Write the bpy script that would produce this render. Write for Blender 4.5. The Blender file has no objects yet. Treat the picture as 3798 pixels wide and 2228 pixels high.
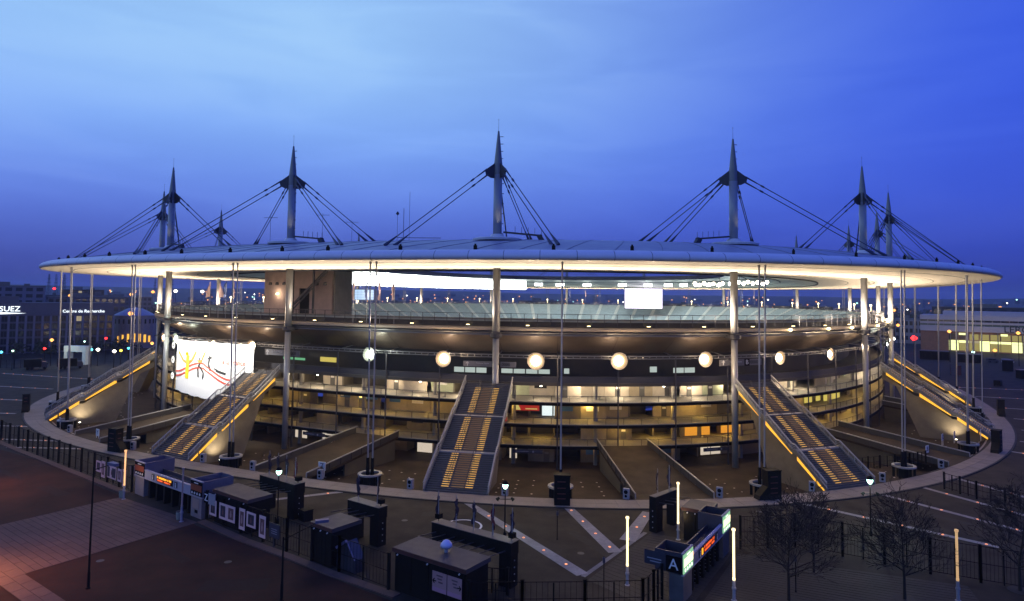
import bpy, math, random
from mathutils import Vector, Matrix
random.seed(7)
PI = math.pi
S = bpy.context.scene
COL = S.collection

# ------------------------------------------------------------------ camera
cd = bpy.data.cameras.new('camera'); cam = bpy.data.objects.new('camera', cd); COL.objects.link(cam)
cam.matrix_world = Matrix(((0.911046, 0.012861, 0.412103, 95.479), (0.412136, -0.056953, -0.909341, -247.938),
                           (0.011776, 0.998294, -0.057187, 30.218), (0, 0, 0, 1)))
cd.sensor_width = 36; cd.lens = 23.407; cd.shift_y = -0.04107; cd.clip_start = .5; cd.clip_end = 20000
S.camera = cam
S.view_settings.view_transform = 'Standard'; S.view_settings.look = 'None'
S.view_settings.exposure = 0; S.view_settings.gamma = 1; S.view_settings.use_curve_mapping = False
S.render.engine = 'CYCLES'
cy = S.cycles
cy.use_denoising = True; cy.sample_clamp_indirect = 2.0; cy.sample_clamp_direct = 0
cy.max_bounces = 5; cy.diffuse_bounces = 2; cy.glossy_bounces = 2; cy.transmission_bounces = 3; cy.transparent_max_bounces = 8
cy.caustics_reflective = False; cy.caustics_refractive = False
cy.use_light_tree = True

# ------------------------------------------------------------------ dusk sky
W = bpy.data.worlds.new('World'); S.world = W; W.use_nodes = True
nt = W.node_tree; N = nt.nodes; LK = nt.links; N.clear()
def nd(tree, kind, **kw):
    n = tree.nodes.new(kind)
    for k, v in kw.items(): setattr(n, k, v)
    return n
tc = nd(nt, 'ShaderNodeTexCoord'); sep = nd(nt, 'ShaderNodeSeparateXYZ'); LK.new(tc.outputs['Generated'], sep.inputs[0])
def ramp(tree, stops, interp='B_SPLINE'):
    r = nd(tree, 'ShaderNodeValToRGB'); e = r.color_ramp.elements; r.color_ramp.interpolation = interp
    while len(e) < len(stops): e.new(.5)
    for i, (p, c) in enumerate(stops): e[i].position = p; e[i].color = (*c, 1)
    return r
mz = nd(nt, 'ShaderNodeMath', operation='MAXIMUM'); LK.new(sep.outputs[2], mz.inputs[0]); mz.inputs[1].default_value = 0
rl = ramp(nt, [(0, (.026, .042, .26)), (.06, (.060, .105, .52)), (.13, (.135, .245, .86)), (.22, (.235, .45, 1.0)), (.33, (.34, .60, 1.06)), (.46, (.36, .63, 1.06)), (.62, (.08, .15, .72)), (1, (.05, .085, .58))])
rr = ramp(nt, [(0, (.020, .033, .24)), (.06, (.038, .070, .50)), (.14, (.050, .108, .72)), (.26, (.046, .118, .82)), (.42, (.036, .105, .78)), (1, (.045, .085, .56))])
dt = nd(nt, 'ShaderNodeVectorMath', operation='DOT_PRODUCT'); LK.new(tc.outputs['Generated'], dt.inputs[0]); dt.inputs[1].default_value = (.911, .412, .0)
mr = nd(nt, 'ShaderNodeMapRange', interpolation_type='SMOOTHSTEP'); LK.new(dt.outputs['Value'], mr.inputs[0])
mr.inputs[1].default_value = -.30; mr.inputs[2].default_value = .66
LK.new(mz.outputs[0], rl.inputs[0]); LK.new(mz.outputs[0], rr.inputs[0])
mx = nd(nt, 'ShaderNodeMix', data_type='RGBA'); LK.new(mr.outputs[0], mx.inputs[0]); LK.new(rl.outputs[0], mx.inputs[6]); LK.new(rr.outputs[0], mx.inputs[7])
# thin streaky cloud
mp = nd(nt, 'ShaderNodeMapping'); LK.new(tc.outputs['Generated'], mp.inputs[0]); mp.inputs['Rotation'].default_value = (.25, .12, .4); mp.inputs['Scale'].default_value = (1.3, 1.3, 6.5)
nz = nd(nt, 'ShaderNodeTexNoise'); LK.new(mp.outputs[0], nz.inputs[0]); nz.inputs['Scale'].default_value = 1.9; nz.inputs['Detail'].default_value = 4; nz.inputs['Roughness'].default_value = .52; nz.inputs['Distortion'].default_value = .6
cr = nd(nt, 'ShaderNodeMapRange', interpolation_type='SMOOTHSTEP'); LK.new(nz.outputs[0], cr.inputs[0]); cr.inputs[1].default_value = .36; cr.inputs[2].default_value = .68; cr.inputs[3].default_value = .0; cr.inputs[4].default_value = 1.
cl = nd(nt, 'ShaderNodeMix', data_type='RGBA', blend_type='MULTIPLY'); cl.inputs[0].default_value = 1
tint = ramp(nt, [(0, (.90, .91, .95)), (.5, (.98, .98, .99)), (1, (1.10, 1.06, 1.01))], 'LINEAR'); LK.new(cr.outputs[0], tint.inputs[0])
LK.new(mx.outputs[2], cl.inputs[6]); LK.new(tint.outputs[0], cl.inputs[7])
sky = nd(nt, 'ShaderNodeTexSky', sky_type='NISHITA'); sky.sun_disc = False; sky.sun_elevation = math.radians(-4); sky.sun_rotation = math.radians(300)
b1 = nd(nt, 'ShaderNodeBackground'); LK.new(cl.outputs[2], b1.inputs[0]); b1.inputs[1].default_value = .96
b2 = nd(nt, 'ShaderNodeBackground'); LK.new(sky.outputs[0], b2.inputs[0]); b2.inputs[1].default_value = .05
ad = nd(nt, 'ShaderNodeAddShader'); LK.new(b1.outputs[0], ad.inputs[0]); LK.new(b2.outputs[0], ad.inputs[1])
wo = nd(nt, 'ShaderNodeOutputWorld'); LK.new(ad.outputs[0], wo.inputs[0])
# what is left of the sun: a weak wide glow from the lighter, left part of the sky
sd = bpy.data.lights.new('sun', 'SUN'); sd.energy = .10; sd.angle = math.radians(40); sd.color = (.62, .78, 1.0)
so = bpy.data.objects.new('sun', sd); COL.objects.link(so); so.rotation_euler = (math.radians(64), 0, math.radians(-78))

# ------------------------------------------------------------------ materials
MATS = {}
def mat(name, col, rough=.6, metal=0, noise=0, scale=.5, emit=None, es=0, bump=0, alpha=1, noise2=0, sample=True, spec=.5):
    if name in MATS: return MATS[name]
    m = bpy.data.materials.new(name); m.use_nodes = True; t = m.node_tree
    p = t.nodes['Principled BSDF']; p.inputs['Base Color'].default_value = (*col, 1)
    p.inputs['Roughness'].default_value = rough; p.inputs['Specular IOR Level'].default_value = spec; p.inputs['Metallic'].default_value = metal
    if noise or bump:
        g = nd(t, 'ShaderNodeNewGeometry')
        n = nd(t, 'ShaderNodeTexNoise'); t.links.new(g.outputs['Position'], n.inputs[0]); n.inputs['Scale'].default_value = scale; n.inputs['Detail'].default_value = 7; n.inputs['Roughness'].default_value = .62
        r = nd(t, 'ShaderNodeMapRange'); t.links.new(n.outputs[0], r.inputs[0]); r.inputs[1].default_value = .3; r.inputs[2].default_value = .7; r.inputs[3].default_value = 1 - noise; r.inputs[4].default_value = 1 + noise
        v = nd(t, 'ShaderNodeVectorMath', operation='SCALE'); v.inputs[0].default_value = col; t.links.new(r.outputs[0], v.inputs['Scale'])
        out = v.outputs[0]
        if noise2:
            n2 = nd(t, 'ShaderNodeTexNoise'); t.links.new(g.outputs['Position'], n2.inputs[0]); n2.inputs['Scale'].default_value = scale * .12; n2.inputs['Detail'].default_value = 4
            r2 = nd(t, 'ShaderNodeMapRange'); t.links.new(n2.outputs[0], r2.inputs[0]); r2.inputs[1].default_value = .3; r2.inputs[2].default_value = .7; r2.inputs[3].default_value = 1 - noise2; r2.inputs[4].default_value = 1 + noise2
            v2 = nd(t, 'ShaderNodeVectorMath', operation='SCALE'); t.links.new(out, v2.inputs[0]); t.links.new(r2.outputs[0], v2.inputs['Scale']); out = v2.outputs[0]
        t.links.new(out, p.inputs['Base Color'])
        rr_ = nd(t, 'ShaderNodeMapRange'); t.links.new(n.outputs[0], rr_.inputs[0]); rr_.inputs[1].default_value = .3; rr_.inputs[2].default_value = .7; rr_.inputs[3].default_value = max(.05, rough - .1); rr_.inputs[4].default_value = min(1, rough + .1)
        t.links.new(rr_.outputs[0], p.inputs['Roughness'])
        if bump:
            b = nd(t, 'ShaderNodeBump'); b.inputs['Strength'].default_value = bump; t.links.new(n.outputs[0], b.inputs['Height']); t.links.new(b.outputs[0], p.inputs['Normal'])
    if emit:
        p.inputs['Emission Color'].default_value = (*emit, 1); p.inputs['Emission Strength'].default_value = es
        if not sample: m.cycles.emission_sampling = 'NONE'
    if alpha < 1: p.inputs['Alpha'].default_value = alpha
    MATS[name] = m
    return m
asphalt = mat('asphalt', (.029, .0245, .018), .85, noise=.4, scale=2.2, noise2=.45, bump=.15, spec=.2)
asphalt_red = mat('asphalt_red', (.034, .0125, .0075), .85, noise=.35, scale=1.8, noise2=.45, bump=.15, spec=.15)
brick_brown = mat('brick_brown', (.038, .027, .018), .8, noise=.4, scale=3, noise2=.35, bump=.2, spec=.2)
paleslab = mat('pale_slab', (.24, .20, .165), .7, noise=.14, scale=2.5, noise2=.15, bump=.1)
greyslab = mat('grey_slab', (.19, .18, .17), .75, noise=.18, scale=2.5, noise2=.2, bump=.1)
stripe_m = mat('stripe_stone', (.30, .28, .25), .75, noise=.2, scale=2, noise2=.2)
nosing_m = mat('step_nosing', (.34, .30, .26), .7, noise=.15, scale=2)
groove_m = mat('dark_joint', (.02, .02, .02), .8)
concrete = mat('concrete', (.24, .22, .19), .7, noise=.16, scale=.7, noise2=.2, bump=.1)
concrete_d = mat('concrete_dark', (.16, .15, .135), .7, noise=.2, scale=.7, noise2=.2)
bowl_m = mat('bowl_cladding', (.12, .095, .08), .42, metal=.25, noise=.25, scale=.35, noise2=.35)
roof_m = mat('roof_metal', (.30, .30, .40), .45, noise=.05, scale=.4)
fascia_m = mat('fascia_metal', (.80, .78, .84), .42, noise=.05, scale=.3)
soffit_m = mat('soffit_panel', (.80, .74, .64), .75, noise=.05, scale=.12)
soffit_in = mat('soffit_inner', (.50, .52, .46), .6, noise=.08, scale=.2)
steel = mat('steel_grey', (.19, .19, .20), .4, metal=.4, noise=.08, scale=.5)
steel_l = mat('steel_light', (.34, .34, .35), .4, metal=.2, noise=.06, scale=.5)
steel_d = mat('steel_dark', (.05, .05, .06), .5, metal=.3)
cable_m = mat('cable_steel', (.07, .08, .12), .45, metal=.5)
black = mat('black_paint', (.007, .006, .005), .7, noise=.2, scale=1, spec=.15)
blackm = mat('black_matt', (.006, .005, .005), .8, spec=.1)
navy = mat('navy_panel', (.04, .04, .06), .45, noise=.15, scale=1)
grey_p = mat('grey_paint', (.30, .30, .34), .5, noise=.1, scale=1)
white_p = mat('white_paint', (.72, .70, .68), .5, noise=.06, scale=1)
pinkpaper = mat('poster_paper', (.66, .48, .48), .6)
glassd = mat('dark_glass', (.02, .02, .025), .15)
seat_m = mat('seat_grey', (.33, .38, .39), .6, noise=.16, scale=.6, noise2=.12)
aisle_m = mat('aisle_concrete', (.80, .80, .74), .7)
grass_m = mat('pitch_grass', (.05, .10, .03), .9, noise=.3, scale=.8)
wood_m = mat('bark', (.018, .014, .012), .9, noise=.3, scale=3)
red_m = mat('red_paint', (.45, .03, .03), .5)
blue_m = mat('blue_paint', (.04, .12, .30), .5)
brown_pic = mat('picture_brown', (.13, .06, .06), .5, noise=.5, scale=2.5)
dark_pic = mat('picture_dark', (.03, .03, .045), .5, noise=.5, scale=2.5)
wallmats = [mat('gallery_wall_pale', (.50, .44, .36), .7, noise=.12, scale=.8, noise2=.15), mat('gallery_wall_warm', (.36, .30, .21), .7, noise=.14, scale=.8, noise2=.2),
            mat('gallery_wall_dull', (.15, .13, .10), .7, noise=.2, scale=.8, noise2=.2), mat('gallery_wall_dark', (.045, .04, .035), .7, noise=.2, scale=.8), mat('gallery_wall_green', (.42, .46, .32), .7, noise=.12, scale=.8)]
def em(name, col, s, sample=False): return mat(name, (.02, .02, .02), .5, emit=col, es=s, sample=sample)
e_flood = em('flood_lens', (1, .86, .62), 30)
e_floodw = em('flood_lens_white', (.95, 1, .92), 30)
e_bank = em('flood_bank', (.92, 1, .98), 9)
e_warm = em('warm_lamp', (1, .78, .38), 9)
e_white = em('white_lamp', (1, .93, .80), 8)
e_amber = em('amber_strip', (1, .48, .04), 1.35)
e_step = em('step_light', (1, .54, .12), .95)
e_stepd = em('step_light_dim', (1, .54, .18), .22)
e_tube = em('light_tube', (1, .80, .42), 2.2)
e_tubeo = em('light_tube_orange', (1, .50, .22), 1.3)
e_green = em('street_globe', (.55, 1, .80), 7)
e_orange = em('sodium_lamp', (1, .40, .08), 2.6)
e_red = em('red_signal', (1, .02, .02), 6)
e_mark = em('marker_light', (1, .33, .12), 2.0)
e_led = em('led_orange', (1, .38, .02), 1.6)
e_ledr = em('led_red', (1, .12, .02), 1.1)
e_sign = em('sign_yellow', (.95, 1, .62), 1.5)
e_signg = em('sign_green', (.35, .75, .42), .8)
e_screen = em('screen_white', (.93, .82, 1), 2.6)
e_screenb = em('screen_blue', (.50, .72, 1), 1.0)
e_shop = em('shop_strip', (.92, 1, .42), 1.5)
e_shopd = em('shop_glow', (.75, .62, .16), .42)
e_win = em('office_window', (1, .84, .50), .38)
e_room = em('lit_room', (1, .84, .66), .62)
e_roomw = em('lit_room_white', (.86, 1, 1), .95)
e_letters = em('sign_letters', (.85, .95, 1), 2.2)
e_orwin = em('orange_window', (1, .38, .03), .75)
e_ywin = em('yellow_window', (1, .80, .16), .6)
e_strip = em('kiosk_strip', (.85, 1, .92), .5)

# ------------------------------------------------------------------ mesh building
class MB:
    def __init__(s): s.v = []; s.f = []; s.m = []; s.k = 0
    def face(s, pts):
        i = len(s.v); s.v += [tuple(p) for p in pts]; s.f.append(tuple(range(i, i + len(pts)))); s.m.append(s.k)
    def obox(s, o, ux, uy, uz):
        o, ux, uy, uz = Vector(o), Vector(ux), Vector(uy), Vector(uz)
        c = [o, o + ux, o + ux + uy, o + uy]; d = [q + uz for q in c]; i = len(s.v)
        s.v += [tuple(q) for q in c + d]
        for a in ((0, 3, 2, 1), (4, 5, 6, 7), (0, 1, 5, 4), (1, 2, 6, 5), (2, 3, 7, 6), (3, 0, 4, 7)):
            s.f.append(tuple(i + j for j in a)); s.m.append(s.k)
    def box(s, x0, x1, y0, y1, z0, z1): s.obox((x0, y0, z0), (x1 - x0, 0, 0), (0, y1 - y0, 0), (0, 0, z1 - z0))
    def bar(s, a, b, w, h):
        a, b = Vector(a), Vector(b); d = (b - a); L = d.length
        if L < 1e-6: return
        d /= L; r = d.cross(Vector((0, 0, 1)))
        if r.length < 1e-4: r = Vector((1, 0, 0))
        r.normalize(); u = r.cross(d)
        s.obox(a - r * w / 2 - u * h / 2, r * w, d * L, u * h)
    def tube(s, a, b, r0, r1=None, n=8, cap=True):
        r1 = r0 if r1 is None else r1
        a, b = Vector(a), Vector(b); d = (b - a)
        if d.length < 1e-6: return
        d.normalize(); x = d.cross(Vector((0, 0, 1)))
        if x.length < 1e-3: x = Vector((1, 0, 0))
        x.normalize(); y = d.cross(x); i = len(s.v)
        for c, r in ((a, r0), (b, r1)):
            for k in range(n):
                t = 2 * PI * k / n; s.v.append(tuple(c + x * (r * math.cos(t)) + y * (r * math.sin(t))))
        for k in range(n): s.f.append((i + k, i + (k + 1) % n, i + n + (k + 1) % n, i + n + k)); s.m.append(s.k)
        if cap:
            s.f.append(tuple(i + k for k in range(n))[::-1]); s.m.append(s.k); s.f.append(tuple(i + n + k for k in range(n))); s.m.append(s.k)
    def lathe(s, c, prof, n=12):
        c = Vector(c); i = len(s.v)
        for r, z in prof:
            for k in range(n):
                t = 2 * PI * k / n; s.v.append((c.x + r * math.cos(t), c.y + r * math.sin(t), c.z + z))
        for j in range(len(prof) - 1):
            for k in range(n):
                s.f.append((i + j * n + k, i + j * n + (k + 1) % n, i + (j + 1) * n + (k + 1) % n, i + (j + 1) * n + k)); s.m.append(s.k)
        s.f.append(tuple(i + k for k in range(n))[::-1]); s.m.append(s.k)
        s.f.append(tuple(i + (len(prof) - 1) * n + k for k in range(n))); s.m.append(s.k)
    def prism(s, poly, ext):
        ext = Vector(ext); n = len(poly); i = len(s.v)
        s.v += [tuple(p) for p in poly] + [tuple(Vector(p) + ext) for p in poly]
        s.f.append(tuple(range(i, i + n))[::-1]); s.m.append(s.k); s.f.append(tuple(range(i + n, i + 2 * n))); s.m.append(s.k)
        for k in range(n): s.f.append((i + k, i + (k + 1) % n, i + n + (k + 1) % n, i + n + k)); s.m.append(s.k)
    def grid(s, rows, closed=False):
        i = len(s.v); n = len(rows[0])
        for r in rows: s.v += [tuple(p) for p in r]
        for a in range(len(rows) - 1):
            for b in range(n if closed else n - 1):
                s.f.append((i + a * n + b, i + a * n + (b + 1) % n, i + (a + 1) * n + (b + 1) % n, i + (a + 1) * n + b)); s.m.append(s.k)
    def mesh(s, name, mats, smooth=False):
        me = bpy.data.meshes.new(name); me.from_pydata(s.v, [], s.f)
        for m in (mats if isinstance(mats, (list, tuple)) else [mats]): me.materials.append(m)
        me.polygons.foreach_set('material_index', s.m)
        if smooth: me.polygons.foreach_set('use_smooth', [True] * len(s.f))
        me.update(); return me
    def build(s, name, mats, parent=None, smooth=False, label=None, kind=None, world=True):
        return link(name, s.mesh(name, mats, smooth), parent, label, kind, world)
def wloc(o):
    p = Vector((0, 0, 0))
    while o: p += Vector(o.location); o = o.parent
    return p
def link(name, me, parent=None, label=None, kind=None, world=True):
    o = bpy.data.objects.new(name, me); COL.objects.link(o)
    if parent is not None:
        o.parent = parent
        if world: o.location = -wloc(parent)
    if label: o['label'] = label
    if kind: o['kind'] = kind
    return o
def tag(o, label, cat, group=None):
    o['label'] = label; o['category'] = cat
    if group: o['group'] = group
    return o
def thing(name, label, cat, loc, rz=0, group=None):
    o = bpy.data.objects.new(name, None); COL.objects.link(o); o.location = loc; o.rotation_euler = (0, 0, rz); o.empty_display_size = .2
    return tag(o, label, cat, group)
def copy_tree(o, loc=None, rz=None, label=None, parent=None):
    c = o.copy(); COL.objects.link(c)
    if parent: c.parent = parent
    if loc is not None: c.location = loc
    if rz is not None: c.rotation_euler = (0, 0, rz)
    if label: c['label'] = label
    for ch in list(o.children): copy_tree(ch, parent=c)
    return c
LD = {}
def lamp(kind, loc, power, col, parent=None, r=.3, aim=None, cone=150, blend=.8, key=None):
    k = (kind, power, col, r, cone, blend)
    if k not in LD:
        d = bpy.data.lights.new('lamp_light', kind); d.energy = power; d.color = col; d.shadow_soft_size = r
        if kind == 'SPOT': d.spot_size = math.radians(cone); d.spot_blend = blend
        LD[k] = d
    o = bpy.data.objects.new('lamp_light', LD[k]); COL.objects.link(o)
    if aim is not None: o.rotation_mode = 'QUATERNION'; o.rotation_quaternion = Vector(aim).to_track_quat('-Z', 'Y')
    if parent is not None: o.parent = parent; o.location = Vector(loc) - wloc(parent)
    else: o.location = loc
    return o
def text(name, body, size, m, loc, xdir, updir, parent, ext=.02, align='CENTER', world=True):
    c = bpy.data.curves.new(name, 'FONT'); c.body = body; c.size = size; c.extrude = ext; c.align_x = align; c.align_y = 'CENTER'; c.materials.append(m); c.resolution_u = 3
    o = bpy.data.objects.new(name, c); COL.objects.link(o)
    x = Vector(xdir).normalized(); y = Vector(updir).normalized(); z = x.cross(y)
    M = Matrix((x, y, z)).transposed(); o.rotation_mode = 'QUATERNION'; o.rotation_quaternion = M.to_quaternion()
    dg = bpy.context.evaluated_depsgraph_get(); me = bpy.data.meshes.new_from_object(o.evaluated_get(dg), depsgraph=dg)
    q = bpy.data.objects.new(name, me); COL.objects.link(q); q.rotation_mode = 'QUATERNION'; q.rotation_quaternion = o.rotation_quaternion
    bpy.data.objects.remove(o); o = q
    o.parent = parent; o.location = Vector(loc) - (wloc(parent) if world else Vector((0, 0, 0)))
    return o

# ------------------------------------------------------------------ plan of the stadium: a rounded oval, s counts masts, o is metres outside the mast line
AM, BM, NE, S0 = 116.4597, 139.6537, 2.473227, .894837
def plan0(a, b, t):
    c, s = math.sin(t), -math.cos(t)
    return (a * math.copysign(abs(c) ** (2 / NE), c), b * math.copysign(abs(s) ** (2 / NE), s))
_T = [2 * PI * i / 7200 for i in range(7201)]
_L = [0]
_p = plan0(AM, BM, 0)
for _t in _T[1:]:
    _q = plan0(AM, BM, _t); _L.append(_L[-1] + math.hypot(_q[0] - _p[0], _q[1] - _p[1])); _p = _q
import bisect
def tt(s):
    x = ((S0 + s) % 18) / 18 * _L[-1]; i = min(max(bisect.bisect_left(_L, x), 1), 7200)
    return _T[i - 1] + (_T[i] - _T[i - 1]) * (x - _L[i - 1]) / (_L[i] - _L[i - 1])
_TC = {}
def _fr(s):
    k = round(s, 4)
    if k not in _TC:
        p, a, b = (plan0(AM, BM, tt(s + e)) for e in (0, -.03, .03)); L = math.hypot(b[0] - a[0], b[1] - a[1]); t = ((b[0] - a[0]) / L, (b[1] - a[1]) / L); n = (t[1], -t[0])
        lo, hi = 10., 40.
        for _ in range(30):
            m = (lo + hi) / 2; x, y = p[0] + n[0] * m, p[1] + n[1] * m
            if abs(x / (AM + 20)) ** NE + abs(y / (BM + 20)) ** NE < 1: lo = m
            else: hi = m
        _TC[k] = (p, t, n, lo / 20)
    return _TC[k]
def PT(s, o, z=0):
    p, t, n, k = _fr(s); return Vector((p[0] + n[0] * o * k, p[1] + n[1] * o * k, z))
def FR(s, o):
    p, t, n, k = _fr(s); return PT(s, o), Vector((t[0], t[1], 0)), Vector((n[0], n[1], 0))
def srange(a, b, d):
    n = max(1, int(round((b - a) / d))); return [a + (b - a) * i / n for i in range(n + 1)]
def sweep(mb, prof, a=0, b=18, d=.08):
    full = abs(b - a - 18) < 1e-6; ss = srange(a, b, d)
    if full: ss = ss[:-1]
    mb.grid([[PT(s, o, z) for s in ss] for o, z in prof], closed=full)
def sweepbox(mb, o0, o1, z0, z1, a=0, b=18, d=.08): 
    sweep(mb, [(o1, z0), (o1, z1), (o0, z1), (o0, z0), (o1, z0)], a, b, d)
    if abs(b - a - 18) > 1e-6:
        for s in (a, b): mb.face([PT(s, o1, z0), PT(s, o1, z1), PT(s, o0, z1), PT(s, o0, z0)])

# ================================================================== SETTING
def structure(mb, name, mats, **k): return mb.build(name, mats, None, kind='structure', **k)
def ringrow(o, n=240): return [PT(18 * i / n, o) for i in range(n)]
# ground sheet: from the stadium ring out to the horizon, rising into low hills
mb = MB(); rows = [ringrow(21)]
rows.append(ringrow(60))
for R in (260, 420, 700, 1100, 1700, 2400): rows.append([Vector((R * math.sin(2 * PI * (i + .5) / 240 - .55), -R * math.cos(2 * PI * (i + .5) / 240 - .55), 0)) for i in range(240)])
# align the circular rows with the oval rows by polar angle
def polar(row): return [math.atan2(p.y, p.x) for p in row]
base_ang = polar(rows[0])
for j in range(2, len(rows)):
    R = (260, 420, 700, 1100, 1700, 2400)[j - 2]
    rows[j] = [Vector((R * math.cos(a), R * math.sin(a), 0)) for a in base_ang]
mb.grid(rows, closed=True); structure(mb, 'ground', asphalt)
hill_m = mat('hill_woodland', (.030, .034, .040), .95, noise=.4, scale=.02, noise2=.3)
def hills(R0, R1, h0, amp, seed):
    rnd = random.Random(seed); ph = [rnd.uniform(0, 6.28) for _ in range(8)]
    mb = MB(); rows = []
    for k, f in enumerate((0, .35, .7, 1, 1.3)):
        row = []
        for i in range(360):
            a = 2 * PI * i / 360; h = h0 + amp * (math.sin(2 * a + ph[0]) * .5 + math.sin(5 * a + ph[1]) * .3 + math.sin(11 * a + ph[2]) * .22 + math.sin(23 * a + ph[3]) * .12 + math.sin(51 * a + ph[4]) * .07)
            R = R0 + (R1 - R0) * f
            row.append(Vector((R * math.cos(a), R * math.sin(a), (0, .45, .85, 1, .9)[k] * h - (.4 if k == 0 else 0))))
        rows.append(row)
    mb.grid(rows, closed=True); return structure(mb, 'hills', hill_m, smooth=True)
hills(2300, 3600, 56, 13, 3)

# pitch and plaza under the stands
mb = MB(); mb.face([(-38, -58, -3.2), (38, -58, -3.2), (38, 58, -3.2), (-38, 58, -3.2)]); structure(mb, 'pitch', grass_m)
mb = MB(); sweep(mb, [(17.6, -1.8), (-40, -1.8)], d=.1); structure(mb, 'plaza', brick_brown)
ST = [(21.5, .0), (20.2, -.6), (18.9, -1.2), (17.6, -1.8)]
mb = MB()
for i in range(3): 
    sweep(mb, [(ST[i][0], ST[i][1]), (ST[i][0], ST[i + 1][1]), (ST[i + 1][0], ST[i + 1][1])], d=.1)
structure(mb, 'steps', brick_brown)
mb = MB()
for i in range(3): sweepbox(mb, ST[i][0] - .02, ST[i][0] + .30, ST[i][1] - .10, ST[i][1] + .02, d=.1)
structure(mb, 'step_nosing', nosing_m)
# white dots of floor studs on the plaza
mb = MB()
for s in srange(-3.4, 3.4, .055):
    for o in (16, 13.5, 11, 8.5, 6):
        if (round(s / .055) % 4) and random.random() < .8:
            p = PT(s, o + random.uniform(-.3, .3), -1.79); mb.box(p.x - .14, p.x + .14, p.y - .14, p.y + .14, -1.8, -1.77)
mb.build('plaza_stud', mat('stud_stone', (.62, .56, .46), .6), None, kind='structure')
# pale ring pavement with separate slabs where the picture shows them
ring = bpy.data.objects.new('ring_pavement', None); COL.objects.link(ring); ring['kind'] = 'structure'
mb = MB(); sweep(mb, [(25.3, 0), (25.3, .10), (21.45, .10), (21.45, 0)], d=.08); mb.build('bed', greyslab, ring)
mb = MB(); sweepbox(mb, 25.3, 25.62, 0, .15, d=.08); mb.build('kerb', groove_m, ring)
ss = srange(-3.2, 3.35, .052)
for a, b in zip(ss[:-1], ss[1:]):
    for o0, o1 in ((21.5, 23.35), (23.39, 25.25)):
        mb = MB(); h = .125 + random.uniform(0, .012); e = .0006
        sweepbox(mb, o0, o1, .10, h, a + e, b - e, .1)
        mb.build('paving_slab', paleslab, ring)
mb = MB(); sweepbox(mb, 21.5, 25.25, .10, .13, 3.352, 14.798, .08); mb.build('paved_sheet', paleslab, ring)

# pale radial strips across the asphalt, each with small orange ground lights
def flat_strip(name, a, b, w, z=.012, m=stripe_m, w2=None):
    a, b = Vector((*a, z)), Vector((*b, z)); d = (b - a).normalized(); r = Vector((d.y, -d.x, 0)); w2 = w2 or w
    mb = MB(); n = max(2, int((b - a).length / 2.2)); L = (b - a).length
    for i in range(n):
        f0, f1 = i / n + .02 / L, (i + 1) / n - .02 / L; p, q = a + d * L * f0, a + d * L * f1
        wa, wb = w + (w2 - w) * f0, w + (w2 - w) * f1; h = random.uniform(0, .006)
        mb.prism([p - r * wa / 2, p + r * wa / 2, q + r * wb / 2, q - r * wb / 2], (0, 0, .008 + h))
    return structure(mb, name, m)
def strip_lights(root_strip, a, b, first, step):
    a, b = Vector((*a, .02)), Vector((*b, .02)); d = (b - a).normalized(); L = (b - a).length; t = first
    while t < L:
        p = a + d * t; mb = MB(); mb.lathe(p, [(.17, 0), (.15, .05), (.05, .07)], 8); mb.build('marker_light', e_mark, root_strip); t += step
STRIPES = [((48.7, -159.8), (72.1, -176.7), 1.15), ((62.4, -154.8), (73.6, -168.9), 1.3), ((73.7, -152.3), (73.9, -164.5), 1.5), ((29.2, -163.7), (21.4, -173.0), .9),
           ((90.6, -137.0), (116, -146.3), .9), ((102.4, -125.7), (124, -140.4), .9), ((109, -117.7), (130, -136.5), .9), ((115.7, -108.9), (134, -128.3), .9),
           ((131.4, -81), (160, -95), .9), ((136, -68), (165, -77), .9), ((140, -52), (175, -58), .9), ((142.5, -34), (178, -37), .9), ((143, -14), (180, -14), .9), ((142, 10), (180, 13), .9), ((140, 34), (178, 40), .9),
           ((-27, -161), (-47, -169), .9), ((-40, -160), (-75, -172), .9), ((-64, -155), (-100, -168), .9), ((-84, -147), (-125, -162), .9), ((-104, -134), (-150, -146), .9), ((-119, -117), (-165, -126), .9), ((-130, -96), (-175, -101), .9), ((7.5, -163.5), (5.5, -176), 1.3)]
for a, b, w in STRIPES:
    st = flat_strip('paving_strip', a, b, w, w2=w * 1.35 if w > 1 else None); strip_lights(st, a, b, 2.2, 4.7)
# white painted ring on the asphalt
mb = MB(); c = Vector((53, -169, .012))
mb.grid([[c + Vector((r * math.cos(2 * PI * i / 48), r * math.sin(2 * PI * i / 48), 0)) for i in range(48)] for r in (2.35, 2.62)], closed=True)
structure(mb, 'painted_circle', mat('road_paint', (.75, .75, .72), .6, noise=.1, scale=3))
# patched asphalt and round covers on the plaza outside the ring
patch_m = mat('asphalt_patch', (.020, .017, .014), .8, noise=.3, scale=2, spec=.3); patch_l = mat('asphalt_worn', (.042, .037, .030), .9, noise=.35, scale=1.2, spec=.15)
for i, (px, py, w, d, a) in enumerate(((57, -176, 5, 1.2, .3), (66, -165, 9, 1.4, -.7), (40, -175, 4, 3, .2), (84, -150, 12, 1.3, .5), (100, -142, 5, 4, .1), (14, -172, 7, 1.2, -.2), (62, -160.5, 3, 2.2, .9), (110, -136, 10, 1.3, -.5), (-12, -171, 8, 1.1, -.25), (120, -150, 5, 3.5, .3), (46, -168, 2.5, 2, .4), (78, -147, 2.2, 2.2, .1))):
    c, s_ = math.cos(a), math.sin(a); mb = MB(); mb.face([(px + c * x - s_ * y, py + s_ * x + c * y, .006) for x, y in ((0, 0), (w, .1), (w * .97, d), (.1, d * .94))]); structure(mb, 'asphalt_patch', patch_m if i % 3 else patch_l)
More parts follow.
